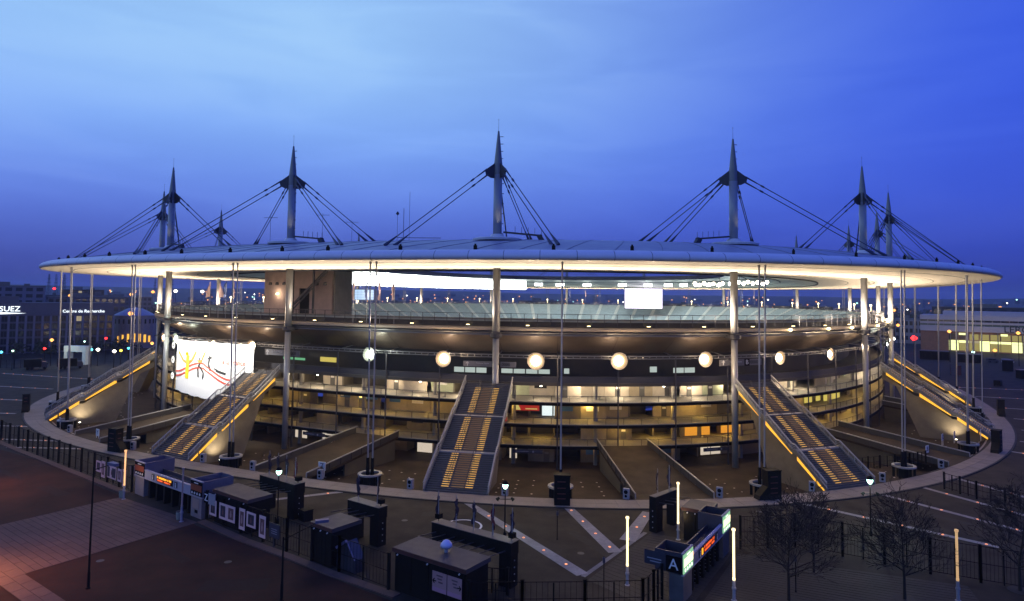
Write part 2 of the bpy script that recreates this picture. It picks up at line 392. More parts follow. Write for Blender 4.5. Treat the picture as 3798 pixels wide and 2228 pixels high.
for i, (px, py, w, d, a) in enumerate(((4, -205, 9, 3, .1), (25, -192, 6, 1.4, -.3), (-14, -183, 8, 2, -.2), (38, -198, 7, 3, .5), (12, -190, 3, 3, 0), (-30, -180, 10, 1.2, -.2))):
    c, s_ = math.cos(a), math.sin(a); mb = MB(); mb.face([(px + c * x - s_ * y, py + s_ * x + c * y, .018) for x, y in ((0, 0), (w, .2), (w * .96, d), (.2, d * .9))]); structure(mb, 'asphalt_patch', mat('forecourt_patch', (.024, .011, .008), .85, noise=.3, scale=2, spec=.2))
for px, py in ((60, -173), (45, -170.5), (70, -171), (88, -145), (97, -138), (105, -147), (20, -175), (-5, -172), (35, -191), (22, -197), (80.5, -167)):
    mb = MB(); mb.lathe((px, py, .012), [(.42, 0), (.42, .012), (.34, .016), (.33, .008)], 14); structure(mb, 'drain_cover', steel_d)
# outside the fence: dull red forecourt and the slab path up to the left gate
mb = MB(); mb.face([(-140, -160, .012), (-30.3, -172.6, .012), (2, -180.2, .012), (57, -191, .012), (80, -196, .012), (95, -246, .012), (-150, -246, .012)]); structure(mb, 'forecourt', asphalt_red)
def slabs(parent_name, p00, p10, p01, p11, nu, nv, z, m, bed, gap=.03, stag=True):
    root = bpy.data.objects.new(parent_name, None); COL.objects.link(root); root['kind'] = 'structure'
    P = lambda u, v: (Vector((*p00, z)) * (1 - u) + Vector((*p10, z)) * u) * (1 - v) + (Vector((*p01, z)) * (1 - u) + Vector((*p11, z)) * u) * v
    mb = MB(); mb.face([P(0, 0) - Vector((0, 0, .006)), P(1, 0) - Vector((0, 0, .006)), P(1, 1) - Vector((0, 0, .006)), P(0, 1) - Vector((0, 0, .006))]); mb.build('bed', bed, root)
    for j in range(nv):
        off = (j % 2) * .5 if stag else 0
        us = [0] + [min(1, (i + off) / nu) for i in range(0 if off else 1, nu)] + [1]
        us = sorted(set(us))
        for a, b in zip(us[:-1], us[1:]):
            lx = (P(1, j / nv) - P(0, j / nv)).length; ly = (P(0, 1) - P(0, 0)).length
            ga, gv = gap / lx, gap / ly
            h = .02 + random.uniform(0, .008)
            q = [P(a + ga, j / nv + gv), P(b - ga, j / nv + gv), P(b - ga, (j + 1) / nv - gv), P(a + ga, (j + 1) / nv - gv)]
            mb = MB(); mb.prism(q, (0, 0, h)); mb.build('paving_slab', m, root)
    return root
slab_l = mat('slab_greypink', (.115, .072, .056), .75, noise=.16, scale=2.2, noise2=.18, bump=.1, spec=.2)
slabs('slab_path', (2, -180.4), (21.2, -183.2), (-1.2, -199), (18.2, -203.5), 5, 24, .022, slab_l, groove_m)
slabs('slab_path', (-8, -197.5), (40, -207.2), (-8, -200.2), (40, -209.8), 20, 2, .05, slab_l, groove_m)
# kerb strip under the fences
def kerb(pts, w, name='kerb_strip'):
    mb = MB()
    for a, b in zip(pts[:-1], pts[1:]):
        a, b = Vector((*a, 0)), Vector((*b, 0)); d = (b - a).normalized(); r = Vector((d.y, -d.x, 0))
        L = (b - a).length; n = max(1, int(L / 2))
        for i in range(n):
            p, q = a + d * (L * i / n + .015), a + d * (L * (i + 1) / n - .015)
            mb.prism([p, p + r * w, q + r * w, q], (0, 0, .12 + random.uniform(0, .01)))
    return structure(mb, name, slab_l)
kerb([(-70, -163), (-55, -166.2), (-40.3, -169.6), (-30.7, -171.5), (-21.5, -173.5), (-7.2, -176.5), (1.2, -178.3)], 1.1)
kerb([(21.3, -182.2), (32, -184.9), (40, -186.3), (48, -188), (57, -189.4)], 1.1)
# right hand gate apron: long grey planks
plank_m = mat('plank_grey', (.042, .038, .033), .75, noise=.2, scale=2.2, noise2=.2, bump=.1, spec=.2)
slabs('gate_apron', (73, -177.9), (83.6, -183.0), (75.9, -160.8), (86.5, -160.5), 3, 22, .022, plank_m, groove_m)
slabs('gate_apron', (84.6, -181), (112, -183), (86.8, -163), (110, -161.5), 5, 30, .02, plank_m, groove_m)
flat_strip('paving_edge', (72.3, -177.2), (75.3, -160.6), .55, m=greyslab)

# ================================================================== STADIUM
stad = thing('stadium', 'large oval stadium under a floating disc roof hung from tall masts', 'stadium', (0, 0, -1.8))
def part(mb, name, m, **k): return mb.build(name, m, stad, **k)
# roof
mb = MB(); sweep(mb, [(21.6, 37.35), (20.2, 37.5), (16, 38.4), (12, 39.1), (6, 40.1), (0, 40.9), (-12, 41.8), (-26, 42.2)], d=.06)
roof = part(mb, 'roof', roof_m, smooth=True)
mb = MB(); sweep(mb, [(-26, 42.2), (-40, 41.9), (-52, 41.2), (-52, 39.4)], d=.08); mb.build('roof_glass_ring', glassd, roof, smooth=False)
mb = MB()
for s in srange(-18, 0, .13):
    pts = [(20.2, 37.5), (16, 38.4), (12, 39.1), (6, 40.1), (0, 40.9), (-12, 41.8)]
    for (o0, z0), (o1, z1) in zip(pts[:-1], pts[1:]): mb.bar(PT(s + (20 - o0) * .006, o0, z0 + .03), PT(s + (20 - o1) * .006, o1, z1 + .02), .10, .08)
mb.build('roof_seam', mat('roof_seam', (.19, .19, .26), .5), roof)
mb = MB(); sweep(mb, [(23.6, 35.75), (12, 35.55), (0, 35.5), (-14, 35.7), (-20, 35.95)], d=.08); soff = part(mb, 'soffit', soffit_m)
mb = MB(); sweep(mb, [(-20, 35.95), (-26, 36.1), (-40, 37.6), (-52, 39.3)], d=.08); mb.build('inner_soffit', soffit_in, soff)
mb = MB()
for o, z in ((17, 35.62), (10, 35.53), (3, 35.51), (-4, 35.55), (-11, 35.64)): sweepbox(mb, o, o + .16, z - .015, z + .05, d=.08)
for o, z in ((-20, 35.9), ): sweepbox(mb, o, o + .5, z - .25, z + .05, d=.08)
for o, z in ((-32, 36.7), (-38, 37.3), (-44, 38.1)): sweepbox(mb, o, o + .3, z - .15, z + .05, d=.08)
mb.build('soffit_joint', groove_m, soff)
PF = [(23.1, 35.72), (23.75, 35.82), (24.0, 36.1), (23.95, 36.5), (23.6, 36.95), (22.8, 37.3), (21.9, 37.42), (21.5, 37.36)]
ss = srange(0, 18, 18 / 190)
for a, b in zip(ss[:-1], ss[1:]):
    mb = MB(); sweep(mb, PF, a + .0006, b - .0006, .05); part(mb, 'fascia_panel', fascia_m, smooth=True)
mb = MB(); sweep(mb, [(22.9, 35.8), (23.4, 36.2), (22.6, 37.1), (21.6, 37.3)], d=.06); part(mb, 'fascia_backing', groove_m)
vent_mb = MB(); vent_mb.box(-.22, .22, -.22, .22, 0, .75); vent_mb.box(-.12, .12, -.12, .12, .75, 1.0); vent_me = vent_mb.mesh('roof_vent', black)
for i in range(80):
    s = 18 * i / 80 + random.uniform(-.03, .03); p, t, n = FR(s, 20.4); o = link('roof_vent', vent_me, stad); o.location = p + Vector((0, 0, 37.45)) - wloc(stad)
# masts, columns and cables
CAB = {0: ((-.33, 13.5), (.235, 13.5), (-.06, -24), (.11, -16)), 1: ((.47, 14), (-.33, -10), (-.12, -16), (.33, -9)), -1: ((-.45, 13.5), (.45, 11), (-.48, -9), (.30, -10))}
def roofz(o):
    pts = [(21.6, 37.35), (20.2, 37.5), (16, 38.4), (12, 39.1), (6, 40.1), (0, 40.9), (-12, 41.8), (-26, 42.2), (-60, 42)]
    for (o0, z0), (o1, z1) in zip(pts[:-1], pts[1:]):
        if o1 <= o <= o0: return z0 + (z1 - z0) * (o0 - o) / (o0 - o1)
    return 41
ring_me = None
for k in range(-8, 10):
    p, t, n = FR(k, 0)
    mb = MB(); mb.tube(p + Vector((0, 0, 40.6)), p + Vector((0, 0, 53.2)), .82, .80, 16); m = part(mb, 'mast', steel_l, smooth=True)
    mb = MB(); mb.tube(p + Vector((0, 0, 53.2)), p + Vector((0, 0, 55.4)), .80, .80, 16); mb.tube(p + Vector((0, 0, 55.4)), p + Vector((0, 0, 61.6)), .78, .16, 16); mb.build('spire', steel, m)
    mb = MB(); mb.tube(p + Vector((0, 0, 61.6)), p + Vector((0, 0, 63.8)), .035, .02, 5); mb.lathe(p + Vector((0, 0, 63.7)), [(.02, 0), (.1, .1), (.02, .2)], 6); mb.build('lightning_rod', steel_d, m)
    mb = MB()
    for z in range(6): # climbing brackets up the inner side
        for zz in (42 + z * 1.9, ): mb.bar(p + t * .8 + Vector((0, 0, zz)), p + t * 1.15 + Vector((0, 0, zz)), .12, .12)
    for zz in (56.3, 57.7, 59.1, 60.5): mb.bar(p + t * .3 + Vector((0, 0, zz)), p + t * .95 + Vector((0, 0, zz)), .1, .1)
    mb.build('climbing_bracket', steel_d, m)
    anchors = CAB.get(k, ((-.5, 18), (.5, 18), (-.40, -6), (.40, -6)))
    mb = MB()
    for ds, o in anchors:
        q = PT(k + ds, o, 0); d = (q - p); d.z = 0; d.normalize()
        c = p + Vector((0, 0, 54.0)); r = Vector((d.y, -d.x, 0)) * .11
        poly = [c + d * .6 + Vector((0, 0, 1.5)), c + d * 1.1 + Vector((0, 0, 1.1)), c + d * 2.7 + Vector((0, 0, -.1)), c + d * 2.5 + Vector((0, 0, -1.0)), c + d * 1.5 + Vector((0, 0, -1.5)), c + d * .6 + Vector((0, 0, -1.5))]
        mb.prism([v - r for v in poly], r * 2)
    mb.build('collar_plate', steel_d, m)
    for ds, o in anchors:
        q = PT(k + ds, o, roofz(o)); d = (q - p); d.z = 0; L = d.length; d.normalize(); r = Vector((d.y, -d.x, 0))
        a1 = p + d * 2.3 + Vector((0, 0, 54.1)); a2 = p + d * 2.1 + Vector((0, 0, 53.1))
        mb = MB()
        for a, e in ((a1, q + d * .5), (a2, q - d * 1.2)):
            mb.tube(a, e, .088, n=6, cap=False)
            v = (e - a).normalized(); mb.tube(a, a + v * 2.6, .18, .12, 6); mb.tube(a + v * 3.4, a + v * 4.1, .19, .19, 6)
            mb.tube(e - v * 3.2, e, .10, .34, 6)
        mb.build('cable', cable_m, m)
    mb = MB(); mb.lathe(p + Vector((0, 0, 40.7)), [(4.6, -.1), (4.7, .25), (4.2, .45), (1.6, .5), (1.1, 1.2), (.85, 1.25)], 20); mb.build('base_plate', white_p, m)
    mb = MB(); g = p + t * (1.2 if k != 1 else -1.2) + Vector((0, 0, 42.3)); e = p + t * (8.5 if k != 1 else -8.5) + Vector((0, 0, 41.6)); mb.bar(g, e, .8, .3)
    for i in range(5):
        v = g + (e - g) * (.3 + i * .17); mb.bar(v, v + Vector((0, 0, 1.3)), .06, .06)
    mb.bar(e - (e - g).normalized() * .6, e - Vector((0, 0, .9)), .9, .9); mb.build('gangway', steel_d, m)
    if abs(k) < 7: lamp('SPOT', p + n * 2.6 + t * 1.0 + Vector((0, 0, 41.5)), 420, (1, .93, .78), m, .3, aim=(-n.x * .16 - t.x * .06, -n.y * .16 - t.y * .06, 1), cone=60)
    mb = MB(); mb.tube(p + Vector((0, 0, 23.2)), p + Vector((0, 0, 35.5)), .72, .72, 16); mb.tube(p + Vector((0, 0, -1.8)), p + Vector((0, 0, 23.3)), .58, .62, 16)
    c = part(mb, 'column', steel_l, smooth=True)
    mb = MB(); mb.lathe(p + Vector((0, 0, 22.4)), [(.7, 0), (1.15, .25), (1.15, .95), (.75, 1.1)], 12); mb.bar(p - n * 2.4 + Vector((0, 0, 23)), p + Vector((0, 0, 23)), 1.3, .7); mb.build('bracket', steel_d, c)
# hanger rods round the rim, each pair standing in a round anchor base
HS = [.249 + .5625 * i for i in range(32)]
for s in HS:
    p, t, n = FR(s, 19.4); q, _, _ = FR(s, 19.9)
    one = abs(s - .247) < .01
    mb = MB()
    for sg in ((0,) if one else (-1, 1)):
        a = p + t * .42 * sg; b = q + t * .55 * sg
        mb.tube(a + Vector((0, 0, 3.6)), b + Vector((0, 0, 35.3)), .13, .13, 6); mb.tube(b + Vector((0, 0, 35.3)), b + Vector((0, 0, 35.75)), .2, .2, 6)
    hg = part(mb, 'hanger_rod', steel_l)
    mb = MB()
    for sg in ((0,) if one else (-1, 1)):
        a = p + t * .42 * sg; mb.tube(a + Vector((0, 0, -.3)), a + Vector((0, 0, 3.9)), .30, .26, 8)
    mb.build('anchor_sleeve', black, hg)
    mb = MB(); c = p + Vector((0, 0, -.35))
    mb.lathe(c, [(1.75, 1.55), (1.95, 1.6), (1.95, 1.85), (1.45, 1.85), (1.45, 1.55)], 20)
    mb.build('anchor_ring', steel_l, hg)
    mb = MB()
    for i in range(6):
        v = c + Vector((1.6 * math.cos(i * PI / 3), 1.6 * math.sin(i * PI / 3), 0)); mb.box(v.x - .2, v.x + .2, v.y - .2, v.y + .2, v.z - .2, v.z + 1.55)
    mb.lathe(c, [(1.1, -.2), (1.1, 1.3)], 12)
    mb.build('anchor_leg', black, hg)
# upper rim of the bowl: ledge, railing, cladding below
mb = MB(); sweep(mb, [(-1.9, 23.75), (-1.0, 23.85), (-.9, 24.25), (-1.1, 24.45), (-4.2, 24.55)], d=.06); part(mb, 'rim_ledge', mat('ledge_concrete', (.50, .42, .33), .6, noise=.1, scale=.6))
mb = MB(); sweep(mb, [(-1.2, 23.3), (-1.0, 23.55), (-1.6, 23.75)], d=.06); sweepbox(mb, -1.9, -1.5, 22.9, 23.2, d=.06); part(mb, 'rim_gutter', steel)
mb = MB()
for s in srange(0, 18, .055): mb.bar(PT(s, -1.75, 24.5), PT(s, -1.75, 27.0), .09, .09)
for z in (24.75, 25.9, 27.0): sweepbox(mb, -1.83, -1.72, z - .05, z + .05, d=.06)
part(mb, 'railing', steel_d)
mb = MB(); sweep(mb, [(-2.2, 24.5), (-2.2, 25.5)], d=.06); part(mb, 'railing_mesh', mat('railing_mesh', (.022, .02, .018), .6, noise=.3, scale=2.2))
mb = MB(); sweep(mb, [(-1.78, 25.95), (-1.78, 26.95)], d=.06); part(mb, 'railing_glass', mat('railing_glass', (.10, .10, .10), .3, alpha=.13))
BP = [(-1.7, 23.3), (-2.6, 22.3), (-4.2, 21.2), (-6.0, 20.2), (-7.2, 19.3)]
ss = srange(0, 18, .25)
for a, b in zip(ss[:-1], ss[1:]):
    mb = MB(); sweep(mb, BP, a + .0008, b - .0008, .07); part(mb, 'bowl_panel', bowl_m, smooth=True)
mb = MB(); sweep(mb, [(-1.9, 23.4), (-7.5, 19.5), (-7.5, 18.9)], d=.08); part(mb, 'bowl_backing', groove_m)
# lighting gantry at the foot of the cladding
mb = MB(); sweepbox(mb, -3.2, -2.9, 19.0, 19.2, d=.08); sweepbox(mb, -3.2, -2.9, 18.55, 18.7, d=.08)
for s in srange(-4, 4, .03): mb.bar(PT(s, -3.05, 18.65), PT(s, -3.05, 19.05), .12, .12)
for s in srange(0, 18, .25): mb.bar(PT(s, -3, 19.1), PT(s, -7, 19.6), .16, .16)
part(mb, 'lighting_gantry', steel)
# level 4: dark recess
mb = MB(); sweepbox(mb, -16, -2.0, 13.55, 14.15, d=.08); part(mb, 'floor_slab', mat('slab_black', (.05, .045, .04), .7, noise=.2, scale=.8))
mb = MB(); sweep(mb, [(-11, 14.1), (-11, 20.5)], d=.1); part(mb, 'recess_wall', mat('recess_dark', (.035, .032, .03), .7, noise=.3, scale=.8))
mb = MB(); sweepbox(mb, -2.6, -2.3, 14.15, 15.3, d=.08); part(mb, 'recess_parapet', steel_d)
# floors 1 to 3
LV = [(1.95, 2.6), (5.85, 6.5), (9.95, 10.6)]
for z0, z1 in LV:
    mb = MB(); sweepbox(mb, -16, -2.0, z0 + .12, z1, d=.08); fl = part(mb, 'floor_slab', concrete)
    mb = MB(); sweepbox(mb, -2.0, -1.85, z0 - .05, z1 - .15, d=.08); mb.build('slab_edge', blackm, fl)
    mb = MB()
    for s in srange(-4.5, 4.5, .075): mb.bar(PT(s, -2.1, z1), PT(s, -2.1, z1 + 1.12), .07, .07)
    sweepbox(mb, -2.16, -2.04, z1 + 1.08, z1 + 1.16, -4.5, 4.5, .08)
    mb.build('balustrade', steel_d, fl)
    mb = MB(); sweep(mb, [(-2.1, z1 + .1), (-2.1, z1 + 1.05)], -4.5, 4.5, .08); mb.build('balustrade_glass', mat('balustrade_glass', (.20, .18, .14), .2, alpha=.12), fl)
# dark facade posts and round inner columns
for s in srange(-3.75, 3.75, .25):
    mb = MB(); mb.bar(PT(s, -1.95, -1.8), PT(s, -1.95, 18.8), .24, .24); part(mb, 'facade_post', steel_d)
for s in srange(-3.6, 3.6, .36):
    p = PT(s + .06, -5.5, 0); mb = MB(); mb.tube(p + Vector((0, 0, -1.8)), p + Vector((0, 0, 13.6)), .42, .42, 10); part(mb, 'gallery_column', concrete)
# gallery back walls, bay by bay
RW = random.Random(11)
door_ms = mat('door_grey', (.10, .095, .09), .5)
def bay(o, a, b, z0, z1, m, name='wall_panel', par=None, proud=0):
    mb = MB(); sweepbox(mb, o - .3, o + proud, z0, z1, a + .0007, b - .0007, .07); return mb.build(name, m, par or stad)
ss = srange(-3.6, 3.6, .12)
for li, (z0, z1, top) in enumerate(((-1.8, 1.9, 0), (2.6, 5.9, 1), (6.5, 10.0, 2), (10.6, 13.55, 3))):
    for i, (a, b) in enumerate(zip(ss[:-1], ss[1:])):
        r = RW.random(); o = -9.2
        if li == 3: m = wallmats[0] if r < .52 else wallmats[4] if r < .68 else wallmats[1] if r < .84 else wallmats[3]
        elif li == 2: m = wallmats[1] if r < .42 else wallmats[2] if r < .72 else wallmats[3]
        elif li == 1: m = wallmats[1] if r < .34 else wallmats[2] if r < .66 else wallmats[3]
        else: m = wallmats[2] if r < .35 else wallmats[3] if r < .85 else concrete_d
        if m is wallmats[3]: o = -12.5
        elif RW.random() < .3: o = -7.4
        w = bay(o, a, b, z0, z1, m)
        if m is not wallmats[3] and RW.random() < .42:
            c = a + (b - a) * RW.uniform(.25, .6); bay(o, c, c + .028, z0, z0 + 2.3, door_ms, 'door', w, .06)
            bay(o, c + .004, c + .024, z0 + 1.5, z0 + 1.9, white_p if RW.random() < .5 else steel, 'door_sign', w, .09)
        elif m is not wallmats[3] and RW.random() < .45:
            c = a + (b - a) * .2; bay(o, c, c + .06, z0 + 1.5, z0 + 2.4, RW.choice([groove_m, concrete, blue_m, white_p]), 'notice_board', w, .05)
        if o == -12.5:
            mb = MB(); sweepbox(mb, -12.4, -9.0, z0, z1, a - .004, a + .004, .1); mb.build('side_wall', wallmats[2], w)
# lit openings seen in the galleries: (s0, s1, level, z lo, z hi, material, name)
for a, b, o, z0, z1, m, nm in ((.18, .34, -8, 7.0, 9.6, e_roomw, 'lit_room'), (.86, .93, -7.3, 2.9, 5.4, e_orwin, 'lit_window'), (.95, 1.0, -7.3, 2.9, 5.4, e_orwin, 'lit_window'), (1.06, 1.15, -7.3, 3.0, 5.4, e_orwin, 'lit_window'),
        (1.66, 1.74, -7, 7.3, 9.4, e_ywin, 'lit_window'), (1.78, 1.83, -7, 7.3, 9.4, e_ywin, 'lit_window'), (1.87, 2.1, -7, 6.9, 9.6, e_ywin, 'lit_window'),
        (-.42, -.33, -8.8, -1.6, 1.5, e_room, 'lit_doorway'), (.03, .07, -8.8, -1.6, 1.6, e_room, 'lit_doorway'), (.97, 1.09, -8.8, -1.5, 1.6, e_room, 'lit_doorway'), (-1.12, -1.04, -8.8, -1.5, 1.4, e_room, 'lit_doorway'), (-.93, -.84, -8.8, -1.5, 1.4, e_room, 'lit_doorway'),
        (-.235, -.075, -8, 15.0, 16.0, e_strip, 'kiosk_window'), (-.01, .22, -8, 15.1, 15.95, e_strip, 'kiosk_window'), (.81, .93, -8, 15.3, 16.3, e_strip, 'kiosk_window'), (-.96, -.86, -8, 15.6, 16.6, e_ywin, 'kiosk_window'), (.69, .73, -8, 15.5, 16.6, e_strip, 'kiosk_window'), (.28, .31, -8, 15.2, 16.2, e_strip, 'kiosk_window'), (-1.2, -1.05, -8, 15.6, 16.1, em('kiosk_green', (.3, 1, .5), .4), 'kiosk_window')):
    mb = MB(); n = max(1, int((b - a) / .05))
    for i in range(n):
        c0, c1 = a + (b - a) * i / n + .003, a + (b - a) * (i + 1) / n - .003; sweepbox(mb, o, o + .12, z0, z1, c0, c1, .06)
    part(mb, nm, m)
# ceiling lamps of the galleries
lm = MB(); lm.lathe((0, 0, 0), [(.14, -.36), (.30, -.26), (.30, -.06), (.15, 0)], 8); lm_w = lm.mesh('ceiling_lamp', e_warm); lm_h = lm.mesh('ceiling_lamp', e_white)
i = 0
for s in srange(-3.6, 3.6, .18):
    for z, me, pw, col in ((13.5, lm_h, 620, (1, .80, .52)), (10.0, lm_w, 300, (1, .62, .12)), (5.9, lm_w, 235, (1, .60, .10)), (2.0, None, 48, (1, .60, .28))):
        p = PT(s + (.03 if i % 2 else 0), -4.2 - (i % 3) * 1.3, z)
        if me: o = link('ceiling_lamp', me, stad); o.location = p - wloc(stad); lamp('POINT', p + Vector((0, 0, -.5)), pw * (RW.uniform(.8, 1.9) if RW.random() < .72 else .25) // 10 * 10, col, o, .25)
        else: lamp('POINT', p + Vector((0, 0, -.5)), pw, col, stad, .4)
        i += 1
# the stands inside
mb = MB(); prof = []
for i in range(24):
    o, z = -5.5 - i * 1.15, 25.7 - i * .60; prof += [(o, z), (o - 1.15, z)]
sweep(mb, [(-4.2, 24.5), (-4.2, 25.9), (-4.5, 25.9)] + [(-4.5, 25.7)] + prof, d=.12); tier = part(mb, 'seating_tier', seat_m)
mb = MB(); prof = []
for i in range(26):
    o, z = -34 - i * .9, 9.5 - i * .45; prof += [(o, z), (o - .9, z)]
sweep(mb, [(-33, 11.8), (-33, 9.5)] + prof, d=.12); part(mb, 'seating_tier', seat_m)
for s in srange(2.6, 15.4, .235):
    p0, p1 = PT(s, -5.4, 25.9), PT(s, -32, 11.9); mb = MB(); mb.bar(p0, p1, 1.7, .5); mb.build('aisle', aisle_m, tier)
mb = MB(); sweepbox(mb, -4.6, -4.2, 25.9, 26.05, d=.1); part(mb, 'tier_coping', concrete)
# dark top rail posts behind far stand
# concrete stair block between the near rim and the roof
blk = MB(); sweepbox(blk, -9.0, -8.6, 24, 35.4, -1.37, -1.12, .05); sweepbox(blk, -9.0, -8.6, 24, 35.4, -1.05, -.91, .05); sweepbox(blk, -9.0, -8.6, 31.5, 35.4, -1.12, -1.05, .05)
bk = part(blk, 'stair_block', mat('pink_concrete', (.56, .43, .38), .7, noise=.12, scale=.8, noise2=.1))
for q in (-.91, -1.38): mb = MB(); sweepbox(mb, -15, -9, 24, 35.4, q, q + .01, .05); mb.build('side_wall', concrete, bk)
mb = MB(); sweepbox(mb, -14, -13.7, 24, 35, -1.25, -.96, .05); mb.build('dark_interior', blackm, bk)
mb = MB(); mb.bar(PT(-1.17, -7.5, 26.5), PT(-.93, -7.5, 35.4), .3, .5); mb.bar(PT(-1.13, -7.0, 26.5), PT(-.91, -7.0, 35.2), .12, .3)
for s in (-1.12, -.99): mb.bar(PT(s, -6.8, 26), PT(s, -6.8, 35.5), .35, .35)
mb.build('stair_flight', steel_d, bk)
for s in (-1.32, -1.27, -1.22, -1.16, -1.0, -.95):
    mb = MB(); p, t, n = FR(s, -8.4); p.z = 32.6; mb.lathe(p, [(.1, .35), (.35, .2), (.42, -.25), (.3, -.35)], 10); mb.build('bulkhead_lamp', steel_d, bk)
mb = MB(); p = PT(-1.26, -8.2, 30.2); mb.lathe(p, [(.1, -.2), (.35, -.1), (.35, .15), (.1, .25)], 10); o = mb.build('wall_lamp', e_warm, bk); lamp('POINT', p + FR(-1.26, 0)[2] * .8, 160, (1, .75, .55), o)

# ------------------------------------------------------------------ lights of the stadium
up_me = MB(); up_me.box(-.35, .35, -.25, .25, 0, .35); up_me.k = 1; up_me.box(-.28, .28, -.18, .18, .35, .42); up_me = up_me.mesh('rim_uplight', [steel_d, e_warm])
for i in range(72):
    s = 18 * i / 72 + .125; p, t, n = FR(s, -1.35)
    o = link('rim_uplight', up_me, stad); o.location = p + Vector((0, 0, 24.45)) - wloc(stad); o.rotation_euler = (0, 0, math.atan2(t.y, t.x))
    lamp('SPOT', p + n * 1.2 + Vector((0, 0, 25.0)), 13000, (1, .80, .58), o, .5, aim=(n.x * .8, n.y * .8, 1), cone=165, blend=1)
# floodlights under the inner edge of the roof
fb = MB(); fb.box(-2.3, 2.3, -.35, .35, -.5, 1.1); fb.k = 1
for i in range(6): fb.box(-2.2 + i * .74, -1.55 + i * .74, .35, .42, -.42, 1.0)
fb.k = 0; fb.tube((-1.2, 0, 1.1), (-1.2, 0, 2.2), .1); fb.tube((1.2, 0, 1.1), (1.2, 0, 2.2), .1)
fbr = MB(); fbr.box(-2.3, 2.3, -.35, .35, -.5, 1.1); fbr.tube((-1.2, 0, 1.1), (-1.2, 0, 2.0), .1); fbr.tube((1.2, 0, 1.1), (1.2, 0, 2.0), .1); body_me = fbr.mesh('housing', steel_d)
lens_m = MB()
for i in range(6): lens_m.box(-2.2 + i * .74, -1.55 + i * .74, -.42, -.35, -.42, 1.0)
lens_me = lens_m.mesh('lens', e_bank)
ORD = [''.join(q) for q in ('first second third fourth fifth sixth seventh eighth ninth tenth eleventh twelfth thirteenth fourteenth fifteenth sixteenth seventeenth eighteenth nineteenth twentieth twenty-first twenty-second twenty-third twenty-fourth twenty-fifth twenty-sixth twenty-seventh twenty-eighth twenty-ninth thirtieth thirty-first thirty-second'.split())]
SB = [5.1, 5.5, 5.95, 6.35] + [6.8, 7.2, 7.6, 8.0, 8.5, 9.0, 9.5] + [10 + .17 * i for i in range(22)] + [13.8]
for j, s in enumerate(SB):
    p, t, n = FR(s % 18, -46); big = 10 <= s < 13.8
    o = thing('floodlight_bank', 'white floodlight bank in the blazing row under the far roof, %s from left' % ORD[32 - j] if big else 'single white floodlight bank apart from the blazing row, %s along the far roof' % ('last' if j > 30 else ORD[j]), 'floodlight', p + Vector((0, 0, 35.3 if big else 36.6)), math.atan2(-t.y, -t.x) + PI, 'floodlight banks under the far side of the roof')
    b = link('housing', body_me, o, world=False); l = link('lens', lens_me, o, world=False); o.scale = (1.6 if big else 1, 1, 3.1 if big else 1)  # big banks stretched so their lenses imitate the spread of the glare
    # face the pitch: local -y must point inward
    o.rotation_euler = (0, 0, math.atan2(t.y, t.x) + PI)
    if j % 2 == 0 or not big: lamp('SPOT', p - n * .8 + Vector((0, 0, 36.3)), 12000, (.86, 1, .93), o, .6, aim=(-n.x * .7, -n.y * .7, -1), cone=150, blend=.8); lamp('SPOT', p + n * .8 + Vector((0, 0, 35.2)), 20000 if big else 15000, (.86, 1, .98), o, .6, aim=(n.x * .9, n.y * .9, -.8), cone=150, blend=.9)  # second, outward spot added to stand in for scattered light on the stands
    if big and j % 3 == 0: lamp('SPOT', p + n * 3 + Vector((0, 0, 34.2)), 45000, (.95, 1, .96), o, .6, aim=(n.x * .3, n.y * .3, 1), cone=160, blend=.6)  # upward spot added to whiten the soffit above the blazing row
for s in (-3.4, -2.4, -1.4, -.4, .6, 1.6, 2.6, 3.6): # the near side of the same ring of lights: it lights the far stands
    p, t, n = FR(s, -46); lamp('SPOT', p + Vector((0, 0, 36)), 7000, (.84, 1, .93), stad, .8, aim=(-n.x * .9, -n.y * .9, -1), cone=150, blend=.8)
# two warm clusters at the right: one under the inner roof edge, one by the last mast column
for q, nm in (((79.2, -44.5, 35.0), 'cluster of warm white spotlights under the roof right of the right mast column'), ((67.0, -45.0, 34.6), 'cluster of white spotlights under the roof left of the right mast column')):
    o = thing('spotlight_cluster', nm, 'spotlight', q, .45, 'spotlight clusters under the inner roof')
    mb = MB(); mb.bar((-4.5, 0, .9), (4.5, 0, .9), .2, .2)
    for x in (-3.5, 3.5): mb.bar((x, 0, .9), (x, 0, 2.2), .14, .14)
    mb.build('frame', steel_d, o, world=False)
    for i, x in enumerate((-4, -2.6, -1.3, .1, 1.5, 3.0, 4.2)):
        mb = MB(); zz_ = (.1, -.3, .2, -.2)[i % 4]; mb.tube((x, -.1, zz_ + .1), (x, -.7, zz_), .36, .52, 10); mb.build('lamp_body', steel_d, o, world=False)
        mb = MB(); mb.tube((x, -.7, zz_), (x, -.78, zz_), .5, .46, 10); mb.build('lens', e_flood, o, world=False)
    lamp('POINT', (q[0], q[1], q[2] - 1.0), 5000, (1, .88, .66), o, .6)
